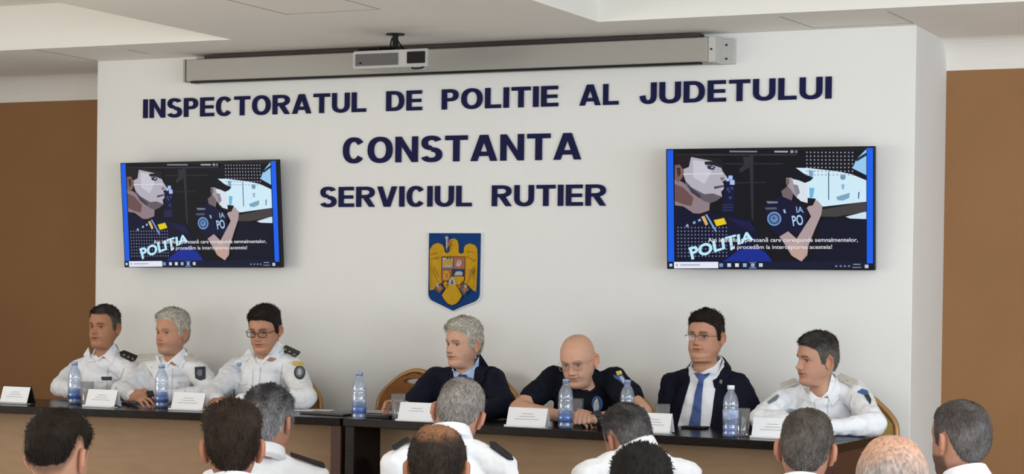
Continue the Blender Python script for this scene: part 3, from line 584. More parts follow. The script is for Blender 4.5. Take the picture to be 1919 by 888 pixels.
tumbler(1242, 808, 'clear fluted glass standing behind a name card in front of the man in blue tie', Y=7.80)
tumbler(1393, 812, 'clear glass partly hidden behind the white-capped water bottle', r=0.030, Y=7.74)
tumbler(164, 748, 'clear glass beside the bottle of the officer nearest the brown recess', Y=7.72)
GLASS = (PY(750, 760, 7.76).x, 7.76)
tumbler(747, 780, 'clear glass with a man\'s hand wrapped around it', Y=7.76, h=0.115)

def name_card(px, py, wd, label, back='paper', h=0.078, lines=2, holder=False):
    p = onT(px, py); e = empty('name_card', p, label, 'name card', 'white name cards on the tables')
    t = math.radians(20); bm = bmesh.new(); R = Matrix.Rotation(-t, 3, 'X')
    hh = h / math.cos(t); c = p + V((0, 0.012 + math.sin(t) * hh / 2, h / 2 + 0.004)); box(bm, c, (wd, 0.0016, hh), R); finish('front_panel', bm, M['paper'], e)
    bm = bmesh.new(); R2 = Matrix.Rotation(t, 3, 'X'); c2 = p + V((0, 0.012 + math.sin(t) * hh * 1.5 + 0.002, h / 2 + 0.004)); box(bm, c2, (wd + (0.012 if holder else 0), 0.0025, hh + (0.006 if holder else 0)), R2); finish('back_panel', bm, M['black_leather' if holder else back], e)
    bm = bmesh.new(); box(bm, p + V((0, 0.016, 0.0015)), (wd, 0.05, 0.003)); box(bm, p + V((0, -0.008, 0.005)), (wd, 0.002, 0.009)); finish('foot', bm, M['paper_grey' if holder else 'paper'], e)
    bm = bmesh.new(); n_ = Matrix.Rotation(-t, 3, 'X') @ V((0, -1, 0)); up = Matrix.Rotation(-t, 3, 'X') @ V((0, 0, 1))
    for k in range(lines + 1):
        box(bm, c + n_ * 0.0012 + up * (0.014 - 0.012 * k), ((0.30, 0.42, 0.62)[min(k, 2)] * wd, 0.0006, 0.0032), R)
    finish('printed_text', bm, M['print_grey'], e); return e
name_card(22, 757, 0.165, 'white name card in a dark holder at the table end by the brown recess', holder=True)
name_card(184, 763, 0.172, 'white name card between the first two bottles from the brown recess')
name_card(347, 769, 0.178, 'white name card beside the clasped hands and wristwatch')
name_card(776, 790, 0.178, 'white name card next to the hand holding a glass', lines=1)
name_card(983, 801, 0.186, 'white name card between the suited man with pale grey hair and the bald man')
name_card(1222, 812, 0.15, 'white name card in front of the fluted glass near the man in blue tie')
name_card(1444, 822, 0.17, 'white name card beneath the folded arm of the officer with grey shoulder boards')
def flat(name, px, py, s, rz, m, label, cat, group=None, z=0.0, bev=0.002):
    p = onT(px, py); bm = bmesh.new(); box(bm, p + V((0, 0, z + s[2] / 2)), s, Matrix.Rotation(rz, 3, 'Z'), bev=min(bev, s[2] * .4)); o = recentre(finish(name, bm, m)); return tagp(o, label, cat, group)
flat('document', 580, 769.5, (0.22, 0.10, 0.004), 0.15, M['paper'], 'white paper sheets lying on the table before the officer with dark glasses', 'paper')
flat('leather_folder', 618, 776.5, (0.25, 0.13, 0.009), -0.1, M['black_leather'], 'black leather folder on the table between white papers and the lone bottle', 'folder', z=0.0)
flat('leather_wallet', 713, 783, (0.13, 0.075, 0.014), 0.0, M['black_leather'], 'black wallet lying beside the lone water bottle', 'wallet')
flat('document_folder', 716, 773, (0.20, 0.14, 0.006), 0.05, M['paper_grey'], 'grey papers lying behind the black wallet', 'paper')
flat('notebook', 805, 769, (0.26, 0.15, 0.010), 0.0, M['black_leather'], 'dark notebook on the table under the navy suit sleeve', 'notebook')
flat('gold_notepad', 398, 769, (0.16, 0.12, 0.010), 0.0, M['gold_folder'], 'gold and brown folder under the hands of the officer wearing dark glasses', 'folder')
flat('mobile_phone', 1303, 803, (0.11, 0.065, 0.010), 0.0, M['black_plastic'], 'black mobile phone lying in front of the man in blue tie', 'phone')
flat('mobile_phone', 210, 762.5, (0.05, 0.07, 0.009), 0.0, M['black_plastic'], 'small dark phone in front of the clasped hands', 'phone')
flat('blue_folder', 1592, 815, (0.17, 0.14, 0.008), 0.0, M['blue_folder'], 'pale blue folder under the forearm of the officer with grey shoulder boards', 'folder')

# ---------------------------------------------------------------- chairs
def chair(x, y, z0, rz, label, group, fab='chair_fabric', top=0.915, w_=0.41, proto={}):
    e = empty('banquet_chair', (x, y, z0), label, 'chair', group)
    T = Matrix.Translation((x, y, z0)) @ Matrix.Rotation(rz, 4, 'Z'); k = top - 0.915; hw = w_ / 2
    # local: the sitter faces -y, the back stands at y = +0.2
    out = [(-hw, 0.50), (-hw, 0.72 + k), (-hw * .93, 0.79 + k), (-hw * .66, 0.85 + k), (-hw * .36, 0.895 + k), (0, 0.915 + k)]
    out = out + [(-a, b) for a, b in out[-2::-1]]
    tilt = lambda a, b, d=0: T @ V((a, 0.20 + (b - 0.5) * 0.16 + d, b))
    bm = bmesh.new(); tube(bm, [tilt(a, b) for a, b in out], 0.013, 8, 4)
    tube(bm, [tilt(-hw, 0.50), tilt(hw, 0.50)], 0.011, 8)
    tube(bm, [tilt(0.062 * math.cos(t), 0.862 + k + 0.020 * math.sin(t)) for t in [2 * PI * q / 20 for q in range(20)]], 0.008, 6, closed=True)
    finish('back_frame', bm, M['chair_frame'], e, smooth=True)
    inner = [(a * 0.97, b - 0.012 if b > .72 + k else b) for a, b in [(lerp(out[i][0], out[i + 1][0], q / 4), lerp(out[i][1], out[i + 1][1], q / 4)) for i in range(len(out) - 1) for q in range(4)] + [out[-1]]]
    hole = [(0.058 * math.cos(2 * PI * q / 20), 0.862 + k + 0.017 * math.sin(2 * PI * q / 20)) for q in range(20)]
    pts = [V(p) for p in inner + hole]; n1 = len(inner); ed = [(i, (i + 1) % n1) for i in range(n1)] + [(n1 + i, n1 + (i + 1) % 20) for i in range(20)]
    vs, _, fs, *_ = geometry.delaunay_2d_cdt(pts, ed, [], 1, 1e-5)
    bm = bmesh.new(); A = [bm.verts.new(tilt(v.x, v.y, -0.022)) for v in vs]; B = [bm.verts.new(tilt(v.x, v.y, 0.012)) for v in vs]; cnt = {}
    for f in fs:
        c = sum((vs[i] for i in f), V((0, 0))) / len(f)
        if (c.x / 0.058) ** 2 + ((c.y - 0.862 - k) / 0.017) ** 2 < 0.95: continue
        bm.faces.new([A[i] for i in f]); bm.faces.new([B[i] for i in f][::-1])
        for i in range(len(f)): g = tuple(sorted((f[i], f[(i + 1) % len(f)]))); cnt[g] = cnt.get(g, 0) + 1
    for (i, j), n in cnt.items():
        if n == 1: bm.faces.new((A[i], A[j], B[j], B[i]))
    finish('back_pad', bm, M[fab], e)
    bm = bmesh.new(); box(bm, (0, 0, 0), (w_ + 0.03, 0.43, 0.075), bev=0.025); bmesh.ops.transform(bm, matrix=T @ Matrix.Translation((0, -0.01, 0.44)), verts=bm.verts); finish('seat', bm, M[fab], e)
    for sx in (-1, 1):
        for fy in (-1, 1):
            bm = bmesh.new(); a = T @ V((sx * hw * .95, fy * 0.18, 0.42)); b = T @ V((sx * hw * 1.02, fy * 0.215, 0.002)); tube(bm, [a, b], 0.012, 8)
            if fy == 1: tube(bm, [a, tilt(sx * hw, 0.50)], 0.012, 8)
            finish('leg', bm, M['chair_frame'], e, smooth=True)
    return e

# ---------------------------------------------------------------- people
#      front (y, z)      back (y, z)     half width
HEAD = [((-.000, .1185), (.016, .1185), .006), ((-.023, .1160), (.038, .1155), .026), ((-.046, .1070), (.060, .1060), .0450), ((-.0665, .0920), (.078, .0910), .0580), ((-.0815, .0720), (.0915, .0700), .0680), ((-.0890, .0500), (.0985, .0460), .0740), ((-.0925, .0290), (.1000, .0220), .0762), ((-.0880, .0090), (.0975, .0020), .0755), ((-.0865, -.0120), (.0925, -.0160), .0738), ((-.0880, -.0300), (.0850, -.0310), .0712), ((-.0905, -.0480), (.0760, -.0430), .0680), ((-.0885, -.0640), (.0690, -.0530), .0640), ((-.0850, -.0780), (.0640, -.0630), .0592), ((-.0880, -.0920), (.0600, -.0720), .0535), ((-.0830, -.1060), (.0580, -.0820), .0500), ((-.0690, -.1150), (.0570, -.0920), .0485), ((-.0500, -.1180), (.0570, -.1020), .0485), ((-.0350, -.1230), (.0580, -.1140), .0500), ((-.0290, -.1350), (.0600, -.1280), .0520), ((-.0280, -.1520), (.0640, -.1460), .0545), ((-.0200, -.1740), (.0670, -.1620), .0540), ((.0000, -.1900), (.0660, -.1760), .0500), ((.0150, -.2000), (.0600, -.1900), .0400)]
NSEG = 104
def bump(x, z, q):
    """how far the face stands out towards -y at (x, z)"""
    b = 0; ax = abs(x); ns = q.get('nose', 1.0) * 1.18
    if -0.060 < z < 0.030 and ax < 0.04:
        t = max(0, min(1, (0.010 - z) / 0.040)); h = (0.003 + 0.019 * t ** 1.3) * ns
        if z < -0.030: h *= gs(z + 0.030, 0.0075)
        if z > 0.010: h *= gs(z - 0.010, 0.010)
        b += h * gs(x, 0.0065 + 0.0055 * t)
        b += 0.0085 * ns * (gs(ax - 0.0125, 0.0055) * gs(z + 0.034, 0.006))
    b -= 0.0120 * gs(ax - 0.031, 0.0155) * gs(z - 0.002, 0.0100)
    b -= 0.004 * gs(ax - 0.017, 0.007) * gs(z - 0.003, 0.011)
    b += 0.0062 * gs(ax - 0.027, 0.020) * gs(z - 0.0205, 0.0075)
    b += 0.0035 * gs(ax - 0.031, 0.012) * gs(z - 0.0095, 0.0032) + 0.003 * gs(ax - 0.031, 0.013) * gs(z + 0.0115, 0.004)
    b += 0.0035 * gs(ax - 0.040, 0.018) * gs(z + 0.022, 0.016)
    b += 0.0040 * gs(x, 0.019) * gs(z + 0.0535, 0.0042) + 0.0048 * gs(x, 0.017) * gs(z + 0.0645, 0.0048)
    b -= 0.0042 * gs(x, 0.022) * gs(z + 0.0588, 0.0020) + 0.0016 * gs(ax - 0.026, 0.006) * gs(z + 0.060, 0.006)
    b -= 0.0022 * gs(x, 0.022) * gs(z + 0.077, 0.0065)
    b += 0.0035 * gs(x, 0.017) * gs(z + 0.094, 0.010)
    b += q.get('fold', 0.6) * (0.0030 * gs(ax - 0.036, 0.008) * gs(z + 0.046, 0.016) - 0.0024 * gs(ax - (0.020 + (-0.035 - z) * 0.30), 0.0035) * gs(z + 0.047, 0.014))
    return b
def head_rings(q):
    n = len(HEAD); rows = []
    wj = q.get('jaw', 1.0); wn_ = q.get('neck', 1.0); ww = q.get('wide', 1.0); dch = q.get('chin', 0.0)
    data = []
    for i, ((yf, zf), (yb, zb), w_) in enumerate(HEAD):
        k = ww * (lerp(1, wj, sstep((i - 8) / 4)) if i < 17 else lerp(wj, wn_, sstep((i - 16) / 3)))
        if i >= 15: yf *= (1 + q.get('double', 0.0) * sstep((i - 14) / 2)); 
        if 12 <= i <= 16: zf -= dch
        data.append((yf, zf, yb, zb, w_ * k))
    for i in range(n - 1):
        m = 7 if 6 <= i <= 13 else 4 if i > 1 else 4
        for s in range(m):
            t = s / m; P_ = [data[max(i - 1, 0)], data[i], data[i + 1], data[min(i + 2, n - 1)]]
            rows.append([0.5 * (2 * b + (c - a) * t + (2 * a - 5 * b + 4 * c - d) * t * t + (3 * b - a - 3 * c + d) * t ** 3) for a, b, c, d in zip(*P_)])
    rows.append(list(data[-1])); out = []
    for yf, zf, yb, zb, w_ in rows:
        ring = []
        for k in range(NSEG):
            t = 2 * PI * k / NSEG; a = t - 0.50 * math.sin(t); c, s = math.cos(a), math.sin(a)
            e = 0.92; x = w_ * math.copysign(abs(s) ** e, s)
            cc = 0.42; yc = lerp(yf, yb, 1 - cc - 0.08); zc_ = lerp(zf, zb, 1 - cc - 0.08)
            u = abs(c) ** e
            y = lerp(yc, yf, u) if c > 0 else lerp(yc, yb, u); z = lerp(zc_, zf, u) if c > 0 else lerp(zc_, zb, u)
            if c > 0 and zf > -0.112 and z > -0.12: y -= bump(x, z, q) * sstep(c * 2.5)
            ring.append(V((x, y, z)))
        out.append(ring)
    return out
HL = ([0, 25, 42, 55, 63, 70, 80, 86, 98, 112, 124, 142, 180], [.076, .074, .064, .052, .022, -.014, -.018, .014, .036, .014, -.022, -.056, -.066])
def phi_of(p): return math.degrees(math.atan2(abs(p.x), -(p.y - 0.005)))
def hair_t(p, h):
    ph = phi_of(p); zl = itp(ph, HL[0], h.get('zl', HL[1])) + (h.get('front', 0) * sstep((70 - ph) / 20)) + h.get('sides', 0) * sstep((ph - 58) / 12)
    if h.get('temple'): zl += h['temple'] * gs(ph - 42, 14)
    d = p.z - zl + 0.004 * noise.noise(p * 60)
    if 'bald' in h:
        bx, by, bz, br = h['bald']; dd = math.sqrt((p.x - bx) ** 2 + (p.y - by) ** 2 + (p.z - bz) ** 2); d = min(d, dd - br + 0.006 * noise.noise(p * 50))
    if 'balltop' in h: d = min(d, h['balltop'] - p.z + 0.25 * max(0, p.y) + 0.006 * noise.noise(p * 40))
    th = lerp(h.get('side', .004), h.get('top', .012), sstep((p.z - h.get('z0', .04)) / .05))
    th += h.get('quiff', 0) * gs(ph, 45) * sstep((p.z - .06) / .03)
    s = h.get('str', (30, 30, 30)); th *= 1 + h.get('rough', .25) * noise.noise(V((p.x * s[0], p.y * s[1], p.z * s[2])) + V((h.get('seed', 0),) * 3))
    return d, th * sstep(d / h.get('edge', .014))
SK = {'a': (0.56, 0.315, 0.205), 'b': (0.60, 0.35, 0.24), 'c': (0.50, 0.27, 0.165), 'd': (0.66, 0.42, 0.30), 'dark': (0.33, 0.165, 0.10)}
def mix3(a, b, t): return tuple(lerp(x, y, t) for x, y in zip(a, b))
def skin_col(p, q, h):
    s = q['skin']; c = s; ax = abs(p.x); ph = phi_of(p)
    if p.y < 0 and ax < 0.07:
        red = gs(p.x, .012) * gs(p.z + .034, .012) * .35 + gs(ax - .04, .018) * gs(p.z + .02, .016) * .25
        c = mix3(c, (s[0] * .98, s[1] * .72, s[2] * .70), red)
        lip = gs(p.x / .024, 1) * (gs(p.z + .0545, .0036) + gs(p.z + .0635, .0042)); c = mix3(c, (s[0] * .78, s[1] * .52, s[2] * .52), min(1, lip * .8))
        line = gs(p.x / .027, .95) * gs(p.z + .0588, .0024); c = mix3(c, (s[0] * .20, s[1] * .12, s[2] * .12), min(1, line * 1.2))
        if q.get('brow'):
            bz = .0205 + .003 * math.sin((ax - .012) / .036 * PI); bw = gs(p.z - bz, .0046) * sstep((ax - .009) / .006) * sstep((.052 - ax) / .008)
            c = mix3(c, q['brow'], min(1, bw * 1.15 * q.get('browk', .85)))
        lash_shade = gs(p.z - .0055, .0029) * gs(ax - .031, .014); c = mix3(c, (s[0] * .16, s[1] * .11, s[2] * .10), min(1, lash_shade * 1.1))  # lash line, spread wider to paint in the shade of the upper lid
    if q.get('beard'):
        m = sstep((-.036 - p.z) / .014) * sstep((100 - ph) / 16) * sstep((p.z + .128) / .01); m *= 1 - gs(p.x / .02, 1) * gs(p.z + .059, .008) * .8
        m = max(m, sstep((-.040 - p.z) / .004) * sstep((p.z + .056) / .004) * sstep((.028 - ax) / .01) * (1 if p.y < 0 else 0))
        c = mix3(c, q['beard'], m * q.get('beardk', .5))
    if h and h.get('stub'):
        zl = itp(ph, *HL); d = p.z - zl
        if 'bald' in h:
            bx, by, bz, br = h['bald']; d = min(d, math.sqrt((p.x - bx) ** 2 + (p.y - by) ** 2 + (p.z - bz) ** 2) - br)
        if 'balltop' in h: d = min(d, h['balltop'] - p.z + .25 * max(0, p.y))
        c = mix3(c, h['col'], h['stub'] * sstep(d / .03))
    return c
def add_grid(bm, rings, T, colf, lay, cap_top=True, cap_bot=True):
    R_ = []
    for ring in rings:
        r = []
        for p in ring:
            v = bm.verts.new(T @ p); v[lay] = (*colf(p), 1); r.append(v)
        R_.append(r)
    n = len(R_[0])
    for A, B in zip(R_, R_[1:]):
        for k in range(n): bm.faces.new((A[k], B[k], B[(k + 1) % n], A[(k + 1) % n]))
    if cap_top: bm.faces.new(R_[0])
    if cap_bot: bm.faces.new(R_[-1][::-1])
def add_ear(bm, T, side, col, lay, s=1.0):
    """outer ear: rim, hollow and lobe; local disc pushed out from the side of the head"""
    nr, na = 9, 28; front, back = [], []
    Rz = Matrix.Rotation(side * -0.42, 4, 'Z'); O = Matrix.Translation((side * 0.0735, 0.010, -0.006)) @ Rz @ Matrix.Rotation(-0.14, 4, 'X')
    for i in range(nr + 1):
        r = i / nr
        fr, br = [], []
        for k in range(na):
            a = 2 * PI * k / na; cz, cy = math.sin(a), math.cos(a)   # cy>0 = towards the back of the head
            wy = 0.0175 * (1 + 0.22 * max(0, cz)) * (0.72 if cz < -0.5 else 1) * s; hz = 0.0325 * s
            y = cy * r * wy + 0.006; z = cz * r * hz
            hgt = itp(r, [0, .35, .6, .78, .92, 1], [-.004, -.003, .001, .0085, .0095, .003]) * (1 if cy > -0.35 else 0.45) * (0.6 if cz < -.6 else 1)
            fr.append(V((side * (0.006 + hgt), y, z))); br.append(V((side * (-0.003 + hgt * 0.35), y * 0.96, z * 0.97)))
        front.append(fr); back.append(br)
    rings = front + back[::-1]
    add_grid(bm, rings, T @ O, lambda p: (col[0] * 1.0, col[1] * 0.86, col[2] * 0.84), lay)
def applied(bm, mods, name='tmp'):
    me = bpy.data.meshes.new(name); bm.to_mesh(me); bm.free(); o = bpy.data.objects.new(name, me); C.objects.link(o)
    texs = []
    for kind, kw in mods:
        m = o.modifiers.new(kind, kind)
        for k, v in kw.items():
            if k == 'tex':
                t = bpy.data.textures.new('cloud', 'CLOUDS'); t.noise_scale = v; t.noise_depth = 2; m.texture = t; texs.append(t)
            else: setattr(m, k, v)
    r = bpy.data.meshes.new_from_object(o.evaluated_get(bpy.context.evaluated_depsgraph_get())); bpy.data.objects.remove(o); bpy.data.meshes.remove(me)
    for t in texs: bpy.data.textures.remove(t)
    return r
HAND = {}
def hand_mesh(curl, spread=0.1, thumb=0.3):
    k = (curl, spread, thumb)
    if k in HAND: return HAND[k]
    bm = bmesh.new()
    for x, y, a, b in ((0.0, 0.0, .024, .019), (.02, .001, .030, .018), (.04, .002, .037, .017), (.06, .002, .040, .0155), (.078, .002, .040, .014)): ball(bm, (x, y, 0), (.018, a, b), sub=2)
    ball(bm, (-0.02, 0, 0), (.028, .024, .0195), sub=2); ball(bm, (.03, .025, -.006), (.028, .014, .015), sub=2)
    def finger(p, d, lens, rs, cu, down):
        p = V(p); d = V(d).normalized(); down = V(down)
        for i, L in enumerate(lens):
            ang = cu[i]; ax = d.cross(down).normalized(); d = Matrix.Rotation(ang, 3, ax) @ d; down = Matrix.Rotation(ang, 3, ax) @ down
            q = p + d * L; n = 5
            for j in range(n + 1): t = j / n; r = lerp(rs[i], rs[i + 1], t) * (1 + .06 * (1 if j in (0, n) else 0)); ball(bm, p.lerp(q, t), r, sub=1)
            p = q
    for j, (y, L, r) in enumerate(((.030, .072, .0093), (.0105, .080, .0096), (-.0095, .075, .0092), (-.028, .060, .0082))):
        a = (1.5 - j) * spread; c = curl * (1 + .08 * j)
        finger((.082 if j < 3 else .076, y, .001), (math.cos(a), math.sin(a), 0), (L * .5, L * .3, L * .22), (r, r * .95, r * .86, r * .76), (c * .75, c * 1.05, c * .7), (0, 0, -1))
    finger((.018, .030, -.006), (.72, .62, -.22 - thumb * .4), (.036, .032, .026), (.0125, .0115, .0105, .009), (.1, thumb * .7, thumb * .8), (.4, -.7, -.5))
    me = applied(bm, [('REMESH', dict(mode='VOXEL', voxel_size=.0024)), ('SMOOTH', dict(factor=.5, iterations=4))]); HAND[k] = me; return me
def add_hand(bm, lay, wrist, d, nrm, left, col, curl=.35, spread=.08, thumb=.3, s=1.0):
    d = V(d).normalized(); nrm = V(nrm); nrm = (nrm - d * nrm.dot(d)).normalized(); y = nrm.cross(d) * (-1 if left else 1)
    T = Matrix.Translation(V(wrist)) @ basis(d * s, y * s, nrm * s).to_4x4(); n0 = len(bm.verts); bm.from_mesh(hand_mesh(curl, spread, thumb)); bm.verts.ensure_lookup_table()
    for v in bm.verts[n0:]:
        p = v.co.copy(); v.co = T @ p; v[lay] = (*(mix3(col, (col[0] * .95, col[1] * .78, col[2] * .75), sstep((p.x - .07) / .06) * .5)), 1)
def chain(bm, pts, rad, right, sub=2, step=0.02):
    """overlapping ellipsoids along a path; rad = (side, depth) per point"""
    pts = [V(p) for p in pts]
    for i in range(len(pts) - 1):
        a, b = pts[i], pts[i + 1]; L = (b - a).length; n = max(1, int(L / step)); d = (b - a).normalized()
        rt = (right - d * right.dot(d)); rt = rt.normalized() if rt.length > .1 else frame_for(d)[0]; fw_ = d.cross(rt); R = basis(rt, fw_, d)
        for j in range(n + 1):
            t = j / n; s, q = lerp(rad[i][0], rad[i + 1][0], t), lerp(rad[i][1], rad[i + 1][1], t); ball(bm, a.lerp(b, t), (s, q, min(s, q)), R, sub)
BVH = {}
def bvh_of(o):
    if o.name not in BVH:
        T = Matrix.Translation(origin_of(o)); BVH[o.name] = BVHTree.FromPolygons([T @ v.co for v in o.data.vertices], [tuple(p.vertices) for p in o.data.polygons])
    return BVH[o.name]
def decal(name, poly, target, m, parent, off=0.002, thick=0.003, step=3.0, flat=0.0):
    """a thin sewn-on piece that follows the surface of a garment; outline given by sight lines onto the cloth"""
    pts = [V(p) for p in poly]; n = len(pts); full = []
    for i in range(n):
        a, b = pts[i], pts[(i + 1) % n]; k = max(1, int((b - a).length / step))
        for j in range(k): full.append(a.lerp(b, j / k))
    n = len(full); inner = []
    x0, x1 = min(p.x for p in pts), max(p.x for p in pts); y0, y1 = min(p.y for p in pts), max(p.y for p in pts)
    def inside(q):
        c = False
        for i in range(n):
            a, b = full[i], full[i - 1]
            if (a.y > q.y) != (b.y > q.y) and q.x < (b.x - a.x) * (q.y - a.y) / (b.y - a.y) + a.x: c = not c
        return c
    y = y0 + step / 2
    while y < y1:
        x = x0 + step / 2
        while x < x1:
            q = V((x, y))
            if inside(q) and min((q - f).length for f in full) > step * .45: inner.append(q)
            x += step
        y += step
    vs, _, fs, *_ = geometry.delaunay_2d_cdt(full + inner, [(i, (i + 1) % n) for i in range(n)], [], 1, 1e-4)
    tr = [bvh_of(t) for t in (target if isinstance(target, list) else [target])]
    P3, N3 = [], []
    for v in vs:
        d = ray(v.x, v.y).normalized(); best = None
        for t in tr:
            h = t.ray_cast(CAM, d, 40)
            if h[0] is not None and (best is None or h[3] < best[3]): best = h
        P3.append(best[0] if best else None); N3.append(best[1] if best else None)
    if all(p is None for p in P3): print('decal misses', name); return None
    ok = [p for p in P3 if p is not None]; 
    for i in range(len(vs)):
        if P3[i] is None:
            j = min((j for j in range(len(vs)) if N3[j] is not None), key=lambda j: (vs[j] - vs[i]).length); D = (P3[j] - CAM).dot(FV); P3[i] = CAM + ray(vs[i].x, vs[i].y) * D; 
    nav = sum((x for x in N3 if x), V()) ; nav = nav.normalized()
    if flat:
        cen = sum(ok, V()) / len(ok)
        for i, v in enumerate(vs):
            d = ray(v.x, v.y).normalized(); dn = d.dot(nav)
            if abs(dn) > .15: P3[i] = P3[i].lerp(CAM + d * ((cen - CAM).dot(nav) / dn), flat)
    N3 = [(x * .5 + nav).normalized() if x and not flat else nav for x in N3]
    bm = bmesh.new(); A = [bm.verts.new(p + q * off) for p, q in zip(P3, N3)]; B = [bm.verts.new(p + q * (off + thick)) for p, q in zip(P3, N3)]; cnt = {}
    for f in fs:
        bm.faces.new([A[i] for i in f]); bm.faces.new([B[i] for i in f][::-1])
        for i in range(len(f)): g = tuple(sorted((f[i], f[(i + 1) % len(f)]))); cnt[g] = cnt.get(g, 0) + 1
    for (i, j), c in cnt.items():
        if c == 1: bm.faces.new((A[i], A[j], B[j], B[i]))
    return finish(name, bm, m, parent)
def circ(x, y, rx, ry=None, n=14, rot=0): 
    ry = ry or rx; return [(x + rx * math.cos(2 * PI * k / n) * math.cos(rot) - ry * math.sin(2 * PI * k / n) * math.sin(rot), y + rx * math.cos(2 * PI * k / n) * math.sin(rot) + ry * math.sin(2 * PI * k / n) * math.cos(rot)) for k in range(n)]
def stroke(pts, w_):
    L, R_ = [], []
    for i, p in enumerate(pts):
        a = V(pts[max(i - 1, 0)]); b = V(pts[min(i + 1, len(pts) - 1)]); d = (b - a).normalized(); nn = V((-d.y, d.x)) * w_ / 2; L.append(tuple(V(p) + nn)); R_.append(tuple(V(p) - nn))
    return L + R_[::-1]

SP = []
def hair_col(p, h):
    g = h.get('g', .4) + h.get('gs', 0) * (1 - sstep((p.z - .01) / .08)) + .35 * noise.noise(p * 28 + V((h.get('seed', 0), 3, 1))) + h.get('gf', 0) * sstep((-p.y) / .08) * sstep((p.z - .05) / .04)
    c = mix3(h['col'], h['col2'], max(0, min(1, g)))
    if 'thin' in h:
        x, y, z, r, sk_, k = h['thin']; d = math.sqrt((p.x - x) ** 2 + (p.y - y) ** 2 + (p.z - z) ** 2) + .014 * noise.noise(p * 45)
        c = mix3(c, sk_, k * (1 - sstep((d - r * .55) / (r * .6))))
    return c
def strands(bm, TH, sc, h):
    """short locks lying over the hair mass so that its outline is not smooth"""
    lay = bm.verts.layers.float_color['Col']; rnd = random.Random(11 + int(h.get('seed', 0)))
    pool = [s for s in SP if s[2] > .004]
    if not pool: return
    cmb = V(h.get('comb', (0, -1, 0)))
    for _ in range(h.get('n', 3800)):
        p, n, d, th = rnd.choice(pool)
        if p.z > .098 and rnd.random() < .55: continue
        if 'thin' in h and (p - V(h['thin'][:3])).length < h['thin'][3] * (1.0 if h['thin'][5] > .9 else .7) and rnd.random() < h['thin'][5]: continue
        topness = sstep((p.z - .045) / .04); t = V((p.x * 2, .35, -1)).lerp(cmb, topness); t = t - n * t.dot(n)
        if t.length < 1e-3: continue
        t.normalize(); t = (t + V((rnd.uniform(-1, 1), rnd.uniform(-1, 1), rnd.uniform(-1, 1))) * h.get('mess', .35)).normalized()
        L = h.get('len', .85) * lerp(h.get('side', .004) * 1.6 + .004, h.get('top', .012) * 1.3 + .003, topness) * rnd.uniform(.6, 1.25) * min(1, .35 + d / .02)
        wv = n.cross(t).normalized() * rnd.uniform(.0008, .0017)
        o = p + V((rnd.uniform(-1, 1), rnd.uniform(-1, 1), rnd.uniform(-1, 1))) * .002; lift = h.get('lift', .16)
        a, b_, c = o - n * .001, o + (t + n * lift).normalized() * L * .55, o + (t + n * (lift * .5)).normalized() * L
        vs = [bm.verts.new(TH @ q) for q in (a - wv, a + wv, b_ + wv * .8, b_ - wv * .8, c)]
        k = rnd.uniform(.65, 1.4); cc = [min(1, x * k) for x in hair_col(p, h)]
        for v in vs: v[lay] = (*cc, 1)
        bm.faces.new(vs[:4]); bm.faces.new((vs[3], vs[2], vs[4]))
HMATS = {}
def hair_mat(c1, c2):
    k = (c1, c2)
    if k not in HMATS: HMATS[k] = mat('hair', c1, 0.75, col2=c2, vscale=45, bump=0.5, bscale=140, stretch=(1.6, 1.6, .8), spec=.12)
    return HMATS[k]
def face_dir(P_, v):
    dc = CAM - P_; dc.z = 0; dc.normalize(); il = V((dc.y, -dc.x, 0)); il = il if il.dot(RV) < 0 else -il
    v = math.radians(v); return dc * math.cos(v) + il * math.sin(v)
